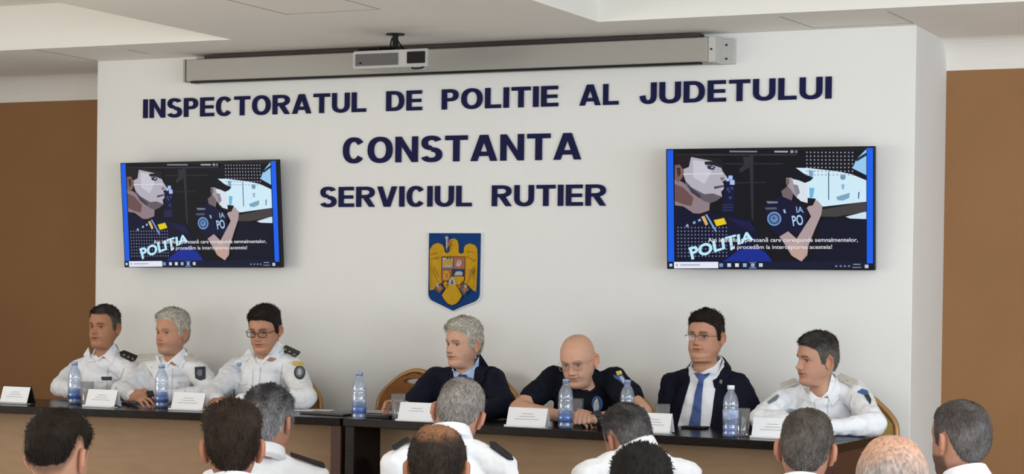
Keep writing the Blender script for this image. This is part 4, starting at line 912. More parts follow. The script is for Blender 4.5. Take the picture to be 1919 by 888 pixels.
def person(S):
    hp = PY(S['head'][0], S['head'][1], S['Y']) if 'Y' in S else PD(S['head'][0], S['head'][1], S['D'])
    f = face_dir(hp, S['v']); yaw = math.atan2(f.x, -f.y); sc = S.get('hs', 1.0)
    TH = Matrix.Translation(hp) @ Matrix.Rotation(yaw, 4, 'Z') @ Matrix.Rotation(math.radians(S.get('pitch', 0)), 4, 'X') @ Matrix.Rotation(math.radians(S.get('roll', 0)), 4, 'Y') @ Matrix.Scale(sc, 4)
    q = S['face']; h = S.get('hair'); skin = q['skin']
    tf = face_dir(hp, S.get('tv', 0)) if 'tdir' not in S else V(S['tdir']).normalized()   # the way the chest faces
    seat_z = S.get('floor', STG)
    if 'sh' in S:
        sh = [PY(a, b, c) for a, b, c in S['sh']]; right = (sh[1] - sh[0]); right.z *= .3; right.normalize()
        tf = V((right.y, -right.x, 0)); tf = (tf if tf.dot(CAM - hp) > 0 else -tf).normalized()
    else:
        # seen from behind: image-left / image-right shoulders
        base = TH @ V((0, .03, -.108)) + V((0, 0, S.get('bz', 0))); rt = V((-tf.y, tf.x, 0)); rt = rt if rt.dot(RV) > 0 else -rt; w_ = S.get('shw', .185); dz = S.get('shz', -.11)
        sh = [base - rt * w_ + V((0, 0, dz)) - tf * .01, base + rt * w_ + V((0, 0, dz)) - tf * .01]; right = rt
    base = TH @ V((0, .030, -.140 if not S.get('back') else -.108)) + V((0, 0, S.get('bz', 0))); mid = (sh[0] + sh[1]) / 2
    nb = V((lerp(base.x, mid.x, .2), lerp(base.y, mid.y, .2), lerp(base.z, mid.z + .06, .2) + S.get('nz', 0)))
    lean = S.get('lean', .10); pel = V((mid.x, mid.y, 0)) - tf * lean; pel.z = seat_z + .56
    root = empty('person', (pel.x, pel.y, seat_z), S['label'], 'person', S.get('group'))
    if 'arm' in S:
        el = [PY(*S['arm'][0][0]), PY(*S['arm'][1][0])]; wr = [PY(*S['arm'][0][1]), PY(*S['arm'][1][1])]
        for p in el: p.z = max(p.z, ZT + .058) if S.get('ontable', True) else p.z
        for p in wr: p.z = max(p.z, ZT + .042) if S.get('ontable', True) else p.z
    else:
        el = [sh[0] - right * .05 + tf * .05 + V((0, 0, -.27)), sh[1] + right * .05 + tf * .05 + V((0, 0, -.27))]
        wr = [el[0] + right * .10 + tf * .22 + V((0, 0, -.04)), el[1] - right * .10 + tf * .22 + V((0, 0, -.04))]
    # ---- body: head, neck, chest, arms, hands
    bm = bmesh.new(); lay = bm.verts.layers.float_color.new('Col')
    rings = head_rings(q); add_grid(bm, rings, TH, lambda p: skin_col(p, q, h), lay)
    for s in (-1, 1): add_ear(bm, TH, s, skin, lay, q.get('ear', 1.0))
    n0 = len(bm.verts)
    b2 = bmesh.new(); chain(b2, [nb + V((0, 0, -.03)), nb + V((0, 0, -.14)) - tf * .01, pel], [(.040, .03), (.07, .04), (.08, .05)], right)
    for i in (0, 1): chain(b2, [sh[i], el[i], wr[i]], [(.045, .045), (.040, .040), (.027, .024)] if S['wear'] != 'tee' else [(.045, .045), (.046, .044), (.031, .027)], right)
    me = applied(b2, [('REMESH', dict(mode='VOXEL', voxel_size=.008)), ('SMOOTH', dict(factor=.5, iterations=5))]); bm.from_mesh(me); bpy.data.meshes.remove(me); bm.verts.ensure_lookup_table()
    for v in bm.verts[n0:]: v[lay] = (*skin, 1)
    for i in (0, 1):
        hd = S.get('hand', [None, None])[i]
        if hd is None:
            hd = dict(d=(wr[i] - el[i]).normalized(), n=(0, 0, 1), curl=.4)
        add_hand(bm, lay, wr[i] + V(hd['d']).normalized() * .012, hd['d'], hd['n'], left=(i == 1) ^ bool(S.get('back')), col=skin, curl=hd.get('curl', .4), spread=hd.get('spread', .06), thumb=hd.get('thumb', .3), s=hd.get('s', 1.0))
    bo = finish('body', bm, M['skin'], root, smooth=True)
    # ---- eyes
    if not S.get('back'):
        for s in (-1, 1):
            bm = bmesh.new(); ball(bm, (s * .031, -.0655, -.0005), (.0130, .0092, .0046), sub=3)
            bm2 = bmesh.new(); ball(bm2, (s * .031 - .001, -.0712, -.0002), (.0060, .0046, .0046), sub=2)
            bmesh.ops.transform(bm, matrix=TH, verts=bm.verts); bmesh.ops.transform(bm2, matrix=TH, verts=bm2.verts)
            eo = finish('eye', bm, M['eye_white'], root, smooth=True); finish('iris', bm2, M['iris'], eo, smooth=True)
    # ---- hair
    if h and not h.get('none'):
        bm = bmesh.new(); hl = bm.verts.layers.float_color.new('Col'); V_, D_ = [], []; SP.clear()
        dense = []
        for A, B in zip(rings[:int(len(rings) * .8)], rings[1:]): dense.append(A)
        for ring in dense:
            r, dd = [], []
            for p in ring:
                d, th = hair_t(p, h); n = V((p.x / .0765 ** 2, p.y / .1 ** 2, max(p.z, 0) / .118 ** 2)).normalized()
                off = th if d > 0 else max(-.004, d * .6); vv = bm.verts.new(TH @ (p + n * off)); vv[hl] = (*hair_col(p, h), 1); r.append(vv); dd.append(d); SP.append((p + n * off, n, d, th))
            V_.append(r); D_.append(dd)
        for i in range(len(V_) - 1):
            for k in range(NSEG):
                k2 = (k + 1) % NSEG
                if max(D_[i][k], D_[i][k2], D_[i + 1][k], D_[i + 1][k2]) > -.002: bm.faces.new((V_[i][k], V_[i + 1][k], V_[i + 1][k2], V_[i][k2]))
        if 'bald' not in h and 'balltop' not in h: bm.faces.new(V_[0])
        loose = [v for v in bm.verts if not v.link_faces]; bmesh.ops.delete(bm, geom=loose, context='VERTS')
        strands(bm, TH, sc, h); finish('hair', bm, M['hair'], root, smooth=True)
    # ---- glasses
    g = S.get('glasses')
    if g:
        bm = bmesh.new(); r = g.get('r', .0016)
        for s in (-1, 1):
            gw, gh = g.get('w', .0255), g.get('h', .017); loop = []
            for k in range(24):
                a = 2 * PI * k / 24; ex = .55; loop.append(V((s * .033 + gw * math.copysign(abs(math.cos(a)) ** ex, math.cos(a)), -.098 + 0.10 * abs(s * .033 + gw * math.cos(a)) ** 1.2, -.004 + gh * math.copysign(abs(math.sin(a)) ** ex, math.sin(a)))))
            if g.get('half'): tube(bm, [p for p in loop if p.z > -.004 + gh * .2], r, 6)
            else: tube(bm, loop, r, 6, closed=True)
            tube(bm, [(s * .057, -.090, .004), (s * .072, -.080, .006), (s * .079, -.02, .006), (s * .077, .008, .006), (s * .076, .022, -.012)], r * .9, 6)
            b3 = bmesh.new(); vs = [b3.verts.new(TH @ p) for p in loop]; b3.faces.new(vs); 
            ex_ = bmesh.ops.extrude_face_region(b3, geom=b3.faces[:]); bmesh.ops.translate(b3, vec=(TH.to_3x3() @ V((0, .0012, 0))), verts=[v for v in ex_['geom'] if isinstance(v, bmesh.types.BMVert)])
            S.setdefault('_l', []).append(b3)
        tube(bm, [(-.010, -.0985, .001), (0, -.1045, .004), (.010, -.0985, .001)], r, 6, 3)
        bmesh.ops.transform(bm, matrix=TH, verts=bm.verts); go = finish('glasses', bm, M[g.get('m', 'frame_black')], root, smooth=True)
        for b3 in S['_l']: finish('lens', b3, M['lens'], go)
    # ---- upper garment
    wear = S['wear']; gm = {'uniform': 'shirt_white', 'suit': 'suit_navy', 'tee': 'tee_black'}[wear]; gm = S.get('gm', gm); fat = S.get('fat', 1.0) + (0.05 if wear == 'suit' else 0)
    bm = bmesh.new(); cm = lambda dz, fy=0: V((mid.x, mid.y, 0)) * 1 + tf * fy + V((0, 0, mid.z + dz))
    top = nb + V((0, 0, -.052)) + tf * .012; c1 = cm(-.10, .005); c2 = c1.lerp(pel, .45) + tf * S.get('belly', .01); c3 = pel
    sw = (sh[1] - sh[0]).length / 2
    chain(bm, [top, cm(-.03), c1, c2, c3], [(.070, .065), (sw * .74, .088 * fat), (sw * .97 * (.98 + .0 * fat), .125 * fat), (.175 * fat, .130 * fat), (.18 * fat, .135 * fat)], right)
    for i in (0, 1):
        k = 1.08 if wear == 'suit' else 1.0
        neckp = nb + (sh[i] - nb) * .22 + V((0, 0, -.012))
        chain(bm, [neckp, sh[i].lerp(nb, .35) + V((0, 0, -.006)), sh[i]], [(.050, .055), (.053 * k, .055), (.060 * k, .060 * k)], right)
        if wear == 'tee':
            e2 = sh[i].lerp(el[i], .62); chain(bm, [sh[i], e2], [(.068, .066), (.064, .060)], right)
        else:
            w2 = wr[i] - (wr[i] - el[i]).normalized() * S.get('cuff', .01)
            chain(bm, [sh[i], sh[i].lerp(el[i], .5), el[i], w2], [(.060 * k, .060 * k), (.057 * k, .056 * k), (.052 * k, .052 * k), (.038 * k, .036 * k)], right)
    vx = S.get('vox', .0065)
    me = applied(bm, [('REMESH', dict(mode='VOXEL', voxel_size=vx)), ('SMOOTH', dict(factor=.5, iterations=int(S.get('sm', 6)))), ('DISPLACE', dict(tex=.11, strength=.020, mid_level=.5)), ('DISPLACE', dict(tex=.038, strength=S.get('wr', .016) * .8, mid_level=.5)), ('SMOOTH', dict(factor=.4, iterations=1))])
    gname = {'uniform': 'shirt', 'suit': 'jacket', 'tee': 'shirt'}[wear]
    go = finish_me(gname, me, M[gm], root, smooth=True)
    # ---- collar
    up = (TH @ V((0, .01, -.12)) - nb); up.z = max(up.z, .05); up.normalize()
    f2 = (tf - up * tf.dot(up)).normalized(); r2 = up.cross(f2).normalized(); rn = .066 * q.get('neck', 1.0) * sc * S.get('cr', 1.0)
    if wear != 'tee':
        for part in (['collar'] if wear == 'uniform' else ['shirt_collar', 'jacket_collar']):
            bm = bmesh.new(); rows = []; N_ = 34; jk = part == 'jacket_collar'; gap = .75 if not jk else .80
            for i in range(N_ + 1):
                s = -1 + 2 * i / N_; ang = s * (PI - gap); fr = sstep((abs(s) - .45) / .55); c, sn = -math.cos(ang), math.sin(ang)
                def P_(r, z): return nb + S.get('cd', V()) + f2 * (c * r * 1.08 + .004) + r2 * (sn * r) + up * (z - .030 * fr)
                lift = S.get('lift', 0)
                if jk: sec = [(rn + .010, -.02), (rn + .009, .018 + lift), (rn + .015, .020 + lift), (rn + .034, -.022 - .03 * fr), (rn + .030, -.03 - .03 * fr)]
                else:
                    tip = fr ** 2 * .008; sec = [(rn - .002, -.02), (rn - .004, .030 + lift), (rn + .003, .034 + lift), (rn + .016 + tip * .6, -.006 - tip), (rn + .013 + tip * .6, -.010 - tip)]
                rows.append([bm.verts.new(P_(*x)) for x in sec])
            for A, B in zip(rows, rows[1:]):
                for k in range(5): bm.faces.new((A[k], A[(k + 1) % 5], B[(k + 1) % 5], B[k]))
            bm.faces.new(rows[0]); bm.faces.new(rows[-1][::-1])
            finish(part, bm, M[S.get('shirtm', 'shirt_white') if not jk else gm], root, smooth=False)
    else:
        bm = bmesh.new(); tube(bm, [nb + f2 * (math.cos(a) * rn * 1.12 + .004) + r2 * (math.sin(a) * rn * 1.05) + up * (.012 - .012 * math.cos(a)) for a in [2 * PI * k / 28 for k in range(28)]], .009, 8, closed=True); finish('neckband', bm, M[gm], root, smooth=True)
    # ---- trousers and shoes
    bm = bmesh.new(); hipz = seat_z + .55
    for s in (-1, 1):
        hip = pel + right * s * .09; hip.z = hipz; knee = hip + tf * .42 + right * s * .05; knee.z = seat_z + .50; ank = knee + V((0, 0, -.40)) + tf * .03
        chain(bm, [hip, knee, ank], [(.085, .08), (.062, .062), (.045, .045)], right, step=.04)
    p0 = pel.copy(); p0.z = hipz; chain(bm, [p0 - right * .06, p0 + right * .06], [(.11, .11), (.11, .11)], V((0, 0, 1)), step=.04)
    p1 = p0 + V((0, 0, .10)); chain(bm, [p0, p1], [(.165, .12), (.16, .115)], right, step=.03)
    me = applied(bm, [('REMESH', dict(mode='VOXEL', voxel_size=.016)), ('SMOOTH', dict(factor=.5, iterations=3))]); finish_me('trousers', me, M['trousers'], root, smooth=True)
    for s in (-1, 1):
        knee = pel + right * s * .14 + tf * .45; bm = bmesh.new(); c = V((knee.x, knee.y, seat_z + .045)) + tf * .06
        R = basis(V((-tf.y, tf.x, 0)), -tf, V((0, 0, 1))) if False else Matrix.Rotation(math.atan2(tf.y, tf.x), 3, 'Z')
        ball(bm, c, (.14, .045, .044), R, 3); finish('shoe', bm, M['shoe'], root, smooth=True)
    return dict(root=root, g=go, b=bo, TH=TH, sh=sh, el=el, wr=wr, tf=tf, right=right, nb=nb, pel=pel)
def wings(P_, polys, m='shirt_white', cast=None):
    for pl in polys: decal('collar_wing', pl, [P_['g'], P_['b']], M[m], P_['root'], off=.004, thick=.004, step=2.5, flat=.35)
def board(P_, polys, m, stars=(), starm='gold', r=2.2):
    for i, pl in enumerate(polys):
        b = decal('shoulder_board', pl, P_['g'], M[m], P_['root'], off=.006, thick=.006, step=2.5, flat=.8)
        if b and i < len(stars):
            for (x, y) in stars[i]: decal('star', circ(x, y, r, r * .7, 8), [b, P_['g']], M[starm], b, off=.0008, thick=.001, step=2, flat=.9)

def watch(P_, i, m='watch_dark', back=.03):
    w0 = P_['wr'][i]; d = (P_['wr'][i] - P_['el'][i]).normalized(); c = w0 - d * back; a, b = frame_for(d)
    bm = bmesh.new(); tube(bm, [c - d * .009, c + d * .009], .0335, 20); lay = None
    to = (CAM - c).normalized(); n = (to - d * to.dot(d)).normalized() * .6 + V((0, 0, .6)); n = (n - d * n.dot(d)).normalized()
    box(bm, c + n * .031, (.034, .034, .010), basis(d, n.cross(d), n), bev=.003)
    finish('wristwatch', bm, M[m], P_['root'])
HC = dict
hair_dark = dict(col=(.014, .010, .008), col2=(.040, .028, .022)); hair_sp = dict(col=(.022, .019, .018), col2=(.16, .145, .13), g=.15, gs=.6); hair_white = dict(col=(.30, .27, .21), col2=(.66, .62, .54), g=.6); hair_grey = dict(col=(.14, .125, .11), col2=(.34, .32, .29))
PEO = {}
# officer nearest the brown recess
PEO[1] = person(dict(head=(196, 614), Y=8.26, v=34, pitch=-2, hs=.93, wear='uniform', label='seated person in white shirt with small dark name badge, in front of the brown recess',
    face=dict(skin=(.42, .205, .115), brow=(.06, .04, .03), jaw=1.02, fold=.8), hair=dict(hair_sp, top=.011, side=.005, front=-.002, temple=.012, stub=.4, rough=.3),
    sh=((147, 694, 8.36), (239, 693, 8.30)), arm=(((113, 742, 8.12), (152, 752, 7.90)), ((268, 742, 8.20), (215, 752, 7.95))), lean=.06))
p = PEO[1]
wings(p, [[(168, 652), (172, 671), (181, 678), (166, 680), (159, 666)], [(215, 643), (220, 654.6), (210.7, 682), (194, 668), (180, 678), (181, 673), (197, 664)]])
board(p, [[(224, 663), (232, 659.5), (258, 670), (254, 677), (246, 679.5), (226, 669)], [(127, 668), (157, 658.5), (161, 661), (158.6, 666), (131, 673)]], 'board_black', [[(233, 665.5), (241, 669), (249, 672.5)], [(138, 667), (148, 664)]])
decal('name_badge', [(190.5, 706.5), (210, 706.5), (210, 712.8), (191, 712.5)], p['g'], M['patch_dark'], p['root'], step=2)
for q in (stroke([(203, 688), (201, 715), (199, 745)], 1.2), stroke([(180, 716), (196, 717)], 1), stroke([(213, 712), (230, 716), (240, 712)], 1), stroke([(233, 690), (225, 715), (215, 735)], 1.0)): decal('seam', q, p['g'], M['stitch'], p['root'], off=.001, thick=.001, step=2.5)
# white-haired officer, clasped hands
PEO[2] = person(dict(head=(323, 624), Y=8.22, v=44, pitch=0, hs=.93, wear='uniform', label='person with white wavy hair and white shirt, hands clasped on the table',
    face=dict(skin=(.52, .265, .165), brow=(.22, .15, .09), browk=.8, jaw=1.04, fold=.9, beard=(.30, .20, .14), beardk=.35, neck=1.05), hair=dict(hair_white, top=.018, side=.008, front=.002, rough=.6, str=(45, 30, 45), edge=.008, quiff=.006),
    sh=((277, 697, 8.32), (371, 697, 8.28)), arm=(((228, 748, 8.05), (252, 752, 7.83)), ((404, 752, 8.08), (280, 748, 7.82))), lean=.08, fat=1.06,
    cuff=.03, hand=[dict(d=(.75, -.35, .0), n=(-.1, -.4, .9), curl=.5), dict(d=(-.98, .05, .10), n=(.1, -.75, .65), curl=.38, spread=.02, thumb=.2)]))
p = PEO[2]; wings(p, [[(297, 664), (303, 680), (311, 688), (303, 692), (293, 672)], [(345, 652), (354, 668), (339, 690), (322, 677), (310, 689), (309, 684), (325, 670)]]); watch(p, 1, back=.0)
board(p, [[(261, 667.5), (298, 665), (299.8, 674), (263, 677)], [(343, 668), (358, 665), (375, 673), (366, 681), (346, 675)]], 'board_grey')
decal('sleeve_patch', [(366, 689), (386, 688), (386, 710), (376, 713.5), (367, 709)], p['g'], M['patch_dark'], p['root'], step=2.5)
decal('patch_emblem', circ(376, 700, 5, 6.5), p['g'], M['patch_mid'], p['root'], off=.0055, thick=.001, step=2.5)
for q in (stroke([(324, 690), (323, 715), (322, 745)], 1.2), stroke([(332, 717), (348, 717), (347, 734)], 1), stroke([(277, 690), (290, 712), (298, 735)], 1), stroke([(283, 686), (286, 690)], 1)): decal('seam', q, p['g'], M['stitch'], p['root'], off=.001, thick=.001, step=2.5)
# officer with dark glasses looking down
PEO[3] = person(dict(head=(497, 618), Y=8.20, v=27, pitch=12, hs=.94, wear='uniform', label='person in white shirt and black-rimmed glasses looking down, round patch on sleeve',
    face=dict(skin=(.49, .25, .16), brow=(.03, .02, .02), jaw=1.10, fold=.6, neck=1.1, double=.2), hair=dict(hair_dark, top=.016, side=.006, front=-.006, quiff=.006, stub=.5, rough=.15), glasses=dict(r=.0019, w=.0235, h=.0135),
    sh=((445, 692, 8.32), (548, 690, 8.28)), arm=(((398, 742, 8.02), (404, 752, 7.84)), ((576, 752, 8.05), (448, 752, 7.86))), lean=.08, fat=1.08,
    hand=[dict(d=(.45, -.8, -.05), n=(-.1, -.5, .85), curl=.5), dict(d=(-1, -.35, 0), n=(0, -.4, .9), curl=.45)]))
p = PEO[3]
wings(p, [[(469.5, 653.6), (451, 674), (461.7, 679.5), (470, 672), (484, 684), (474.7, 666.5)], [(519, 638), (532, 648.4), (521, 672), (506, 668), (487.6, 684), (487, 679.5), (506, 659)]])
board(p, [[(424, 668), (463, 653), (467, 654), (464, 661), (427, 671)], [(525, 656), (536, 650.5), (563, 663), (560, 667), (553.7, 671), (529, 661)]], 'board_black', [[(438, 664.5), (448, 661), (457, 657)], [(535, 655), (543, 659), (552, 664.5)]])
b = decal('sleeve_patch', circ(562, 699, 10.5, 12.5), p['g'], M['patch_dark'], p['root'], step=2.5); decal('patch_emblem', circ(562, 699, 7.5, 9.5), p['g'], M['patch_mid'], p['root'], off=.0055, thick=.001, step=2.5); decal('patch_emblem', circ(562, 699, 3.5, 6), p['g'], M['patch_light'], p['root'], off=.007, thick=.001, step=2.5)
decal('sleeve_tab', circ(559, 682.8, 11, 4.5, rot=.15), p['g'], M['patch_yellow'], p['root'], off=.004, thick=.002, step=2.5)
for q in (stroke([(489, 688), (487, 715), (484, 748)], 1.2), stroke([(475, 692), (474, 742)], 1.0), stroke([(504, 716), (520, 720), (519, 745)], 1), stroke([(440, 715), (452, 722), (465, 720)], 1), stroke([(531, 680), (526, 705), (527, 730)], 1.0)): decal('seam', q, p['g'], M['stitch'], p['root'], off=.001, thick=.001, step=2.5)
# suited man, pale grey hair
PEO[4] = person(dict(head=(869, 645), Y=8.18, v=46, pitch=2, hs=.94, wear='suit', shirtm='shirt_blue', label='person in navy suit and blue shirt with pale grey hair, holding a glass',
    face=dict(skin=(.62, .36, .25), brow=(.20, .13, .09), browk=.8, jaw=1.0, fold=.8, nose=1.15), hair=dict(hair_white, top=.018, side=.009, front=-.004, rough=.35, str=(30, 60, 40), edge=.010, quiff=.008),
    sh=((818, 712, 8.26), (922, 711, 8.24)), arm=(((778, 752, 8.06), (772, 764, 7.97)), ((948, 792, 8.06), (880, 800, 7.86))), lean=.08, fat=1.06, cuff=.035, wr=.012,
    hand=[dict(d=(-.80, -.62, .12), n=(-.45, .55, .7), curl=.62, spread=.03, thumb=.2), dict(d=(-1, -.2, 0), n=(0, 0, 1), curl=.4)]))
p = PEO[4]
wings(p, [[(851, 690), (857, 708), (850, 713), (847, 700)], [(898, 667), (897, 690), (884, 713), (878, 706), (868, 703), (886, 690)]], 'shirt_blue')
decal('shirt_front', [(853, 695), (866, 702), (893, 683), (896, 700), (884, 730), (870, 760), (860, 760), (856, 730)], [p['g'], p['b']], M['shirt_blue'], p['root'], off=.001, thick=.003)
decal('necktie', [(861, 702), (875, 702), (878, 710), (874, 716), (879, 760), (863, 760), (866, 716), (858, 711)], [p['g'], p['b']], M['tie_royal'], p['root'], off=.005, thick=.006)
decal('lapel', [(894, 668), (901, 664), (918, 690), (908, 702), (911, 708), (880, 765), (873, 765), (888, 715)], p['g'], M['suit_navy'], p['root'], off=.004, thick=.005)
decal('lapel', [(850, 690), (855, 730), (862, 765), (855, 765), (846, 735), (840, 712), (846, 708), (841, 700)], p['g'], M['suit_navy'], p['root'], off=.004, thick=.005)
# bald man in black
PEO[5] = person(dict(head=(1084, 676), Y=8.02, v=22, pitch=16, roll=-4, hs=.97, wear='tee', label='person, bald, in thin glasses and black short-sleeved shirt, leaning forearms on the table',
    face=dict(skin=(.60, .345, .235), brow=(.22, .15, .11), browk=.6, jaw=1.04, fold=1.2, nose=1.1, neck=1.12, beard=(.36, .25, .19), beardk=.3, ear=1.1), hair=dict(col=(.3, .25, .2), col2=(.4, .35, .3), none=True), glasses=dict(r=.0008, w=.024, h=.014, m='watch_steel'),
    sh=((1040, 712, 8.14), (1150, 712, 8.14)), arm=(((972, 768, 7.94), (1062, 784, 7.80)), ((1204, 772, 7.98), (1118, 785, 7.78))), lean=.22, fat=1.1, wr=.014,
    hand=[dict(d=(1, -.10, 0), n=(0, -.5, .85), curl=.8), dict(d=(-1, -.1, 0), n=(0, -.7, .7), curl=.6, thumb=.1)]))
p = PEO[5]; watch(p, 1, back=-.002)
b = decal('chest_crest', circ(1119, 756.5, 10.2, 14.5), p['g'], M['patch_blue'], p['root'], step=2.5)
decal('crest_ring', circ(1117, 757, 7, 11.5), p['g'], M['patch_dark'], p['root'], off=.0055, thick=.001, step=2.5)
decal('crest_figure', [(1112, 770), (1111, 758), (1114, 750), (1118, 746), (1121, 752), (1122, 764), (1119, 770)], p['g'], M['patch_light'], p['root'], off=.007, thick=.001, step=2.5)
decal('sleeve_tab', [(1154.6, 697.5), (1164, 695.6), (1166.5, 701), (1157, 704)], p['g'], M['patch_yellow'], p['root'], step=2.5)
decal('sleeve_patch', [(1150, 703.4), (1157, 705), (1166.5, 702.2), (1180, 723), (1176, 728), (1160, 713), (1152, 709)], p['g'], M['patch_blue'], p['root'], step=2.5)
decal('patch_emblem', [(1161, 708), (1167, 706.5), (1174.5, 719), (1171, 722)], p['g'], M['patch_light'], p['root'], off=.0055, thick=.001, step=2.5)
# suit and blue tie
PEO[6] = person(dict(head=(1323, 632), Y=8.24, v=27, pitch=-2, hs=.94, wear='suit', ontable=False, label='person in navy suit, white shirt and blue tie, with black hair and thin glasses',
    face=dict(skin=(.50, .265, .175), brow=(.04, .03, .025), jaw=1.14, wide=1.02, fold=1.1, nose=1.05, neck=1.16, double=.35), hair=dict(hair_dark, top=.016, side=.005, front=-.006, z0=.05, stub=.6, rough=.3, quiff=.004, str=(50, 40, 40)), glasses=dict(r=.0012, w=.026, h=.0155, half=True),
    sh=((1264, 722, 8.34), (1384, 724, 8.30)), arm=(((1252, 800, 8.26), (1282, 850, 8.20)), ((1412, 800, 8.22), (1380, 850, 8.16))), lean=.03, fat=1.16, belly=.03, wr=.012, cuff=.03))
p = PEO[6]
decal('shirt_front', [(1294, 690), (1310, 700), (1344, 684), (1346, 700), (1338, 750), (1331, 812), (1266, 812), (1282, 750), (1290, 715)], [p['g'], p['b']], M['shirt_white'], p['root'], off=.001, thick=.004)
decal('necktie', [(1302, 699), (1317, 702), (1332, 698), (1327, 706), (1320, 712), (1317, 739), (1313, 806), (1291, 806), (1304, 739), (1311, 712)], [p['g'], p['b']], M['tie_blue'], p['root'], off=.007, thick=.006, step=2.5)
decal('lapel', [(1293, 686), (1295, 715), (1284, 752), (1268, 812), (1256, 812), (1266, 745), (1280, 722), (1272, 716), (1280, 704)], p['g'], M['suit_navy'], p['root'], off=.004, thick=.005)
decal('lapel', [(1346, 676), (1352, 672), (1372, 700), (1361, 711), (1367, 719), (1336, 812), (1329, 812), (1340, 745)], p['g'], M['suit_navy'], p['root'], off=.004, thick=.005)
wings(p, [[(1295.7, 680), (1303, 699.5), (1294.3, 706), (1292, 691)], [(1353, 668), (1347, 690), (1341, 703), (1331, 697), (1322, 701), (1315, 698), (1335, 688)]])
decal('lapel_pin', circ(1353, 715, 3.2, 4), p['g'], M['watch_steel'], p['root'], off=.010, thick=.002, step=2.5)
# officer at the right end of the table
PEO[7] = person(dict(head=(1532, 674), Y=8.12, v=58, pitch=3, roll=3, hs=.94, wear='uniform', label='person in white shirt with grey shoulder boards, forearms folded at the table end',
    face=dict(skin=(.50, .275, .185), brow=(.07, .05, .04), jaw=1.0, fold=.9, nose=1.1, neck=1.05), hair=dict(hair_sp, top=.014, side=.005, front=-.006, stub=.5, rough=.3, z0=.05),
    sh=((1487, 740, 8.26), (1602, 736, 8.20)), arm=(((1424, 784, 8.02), (1496, 798, 7.94)), ((1640, 796, 7.98), (1545, 806, 7.78))), lean=.12, fat=1.06,
    hand=[dict(d=(1, .3, 0), n=(0, -.3, .9), curl=.4), dict(d=(-1, .3, 0), n=(0, -.3, .9), curl=.4)]))
p = PEO[7]
wings(p, [[(1507, 725), (1500.5, 744.7), (1527.7, 754), (1533, 748.6), (1514.7, 737)], [(1559, 701), (1574, 724), (1574, 739.5), (1566.5, 744.7), (1556, 738), (1535, 750), (1551, 734)]])
board(p, [[(1463, 722), (1491, 712), (1500, 721), (1467, 731)], [(1570, 709), (1577, 703), (1609, 716), (1605, 724), (1598, 728), (1571, 714)]], 'board_grey', [[], [(1589, 713.5)]], 'gold', 2.0)
decal('sleeve_patch', [(1438.5, 754), (1457.5, 740), (1460.5, 743.5), (1455, 751), (1441, 757.5)], p['g'], M['patch_mid'], p['root'], step=2.5)
decal('sleeve_tab', [(1606.7, 735.6), (1615.8, 729.5), (1626, 733), (1628, 738), (1618, 739.5)], p['g'], M['patch_blue'], p['root'], step=2.5)
decal('sleeve_patch', [(1619.6, 740.8), (1628, 739.8), (1633, 750), (1631.6, 759), (1627, 752.5)], p['g'], M['patch_dark'], p['root'], step=2.5)
for q in (stroke([(1527, 752), (1529, 775), (1530, 790)], 1.2), stroke([(1556, 733), (1551, 760), (1552, 785)], 1), stroke([(1597, 740), (1592, 760), (1597, 780)], 1)): decal('seam', q, p['g'], M['stitch'], p['root'], off=.001, thick=.001, step=2.5)

# chairs of the podium
def chair_at(px, Y, label, fab='chair_fabric', top=.90, rz=0): x = PY(px, 740, Y).x; return chair(x, Y, STG, rz, label, 'banquet chairs behind the long tables', fab, top)
chair_at(165, 8.46, 'gold-framed banquet chair behind the officer nearest the brown recess')
chair_at(285, 8.44, 'gold-framed banquet chair behind the white-haired officer')
chair_at(492, 8.44, 'gold-framed banquet chair with brown padded back behind the officer wearing dark glasses')
chair_at(734, 8.34, 'unoccupied gold-framed banquet chair beside the suited man holding a glass, oval grip hole', top=.93)
chair_at(864, 8.44, 'gold-framed banquet chair behind the suited man with pale grey hair', top=.93)
chair_at(1116, 8.42, 'gold-framed banquet chair behind the bald man, its curved edge by his elbow')
chair_at(1315, 8.46, 'gold-framed banquet chair hidden behind the man in blue tie', top=.86)
chair_at(1572, 8.42, 'olive-padded banquet chair behind the officer at the table end', 'chair_fabric_olive')

# ---------------------------------------------------------------- audience, seen from behind
def aud(key, px, py, D, v, label, hair, skin=(.50, .27, .18), tv=180, **kw):
    S = dict(head=(px, py), D=D, v=v, tv=tv, wear='uniform', back=True, floor=0, label=label, face=dict(skin=skin, **kw.pop('face', {})), hair=hair, lean=.04, **kw)
    PEO[key] = person(S); P_ = PEO[key]; c = P_['pel'] - P_['tf'] * .02
    ch = chair(c.x, c.y, 0, math.atan2(P_['tf'].x, -P_['tf'].y), S.get('chair', 'banquet chair on which the audience member %s sits' % key), 'banquet chairs of the audience', top=.80)
    return P_
A_ = {}
aud('1', 111, 857, 5.5, -150, 'audience person with dark slicked top and shaved sides, below the dark card holder', dict(col=(.008, .006, .005), col2=(.030, .020, .014), top=.016, side=.010, sides=.040, z0=.03, rough=.25, str=(60, 15, 20), stub=.62, edge=.018), face=dict(ear=1.1, beard=(.1, .07, .05), beardk=.3), pitch=6, chair='banquet chair under the person with slicked dark hair and shaved sides')
aud('2', 436, 840, 5.4, 180, 'audience person with tousled dark brown hair and both ears showing', dict(col=(.014, .009, .007), col2=(.045, .028, .020), top=.024, side=.008, rough=.5, str=(45, 45, 25), stub=.6, quiff=.004), skin=(.40, .19, .12), face=dict(ear=1.15, jaw=.95), hs=.93, gm='tee_black', chair='banquet chair under the person with tousled brown hair')
aud('3', 504, 791, 7.0, -155, 'audience person with black and silver hair and white shirt behind the tousled head', dict(col=(.030, .028, .030), col2=(.36, .36, .38), top=.018, side=.012, rough=.25, str=(25, 40, 15), stub=.4, g=.05, gs=.75), pitch=2, tv=165, chair='banquet chair under the person with black and silver hair')
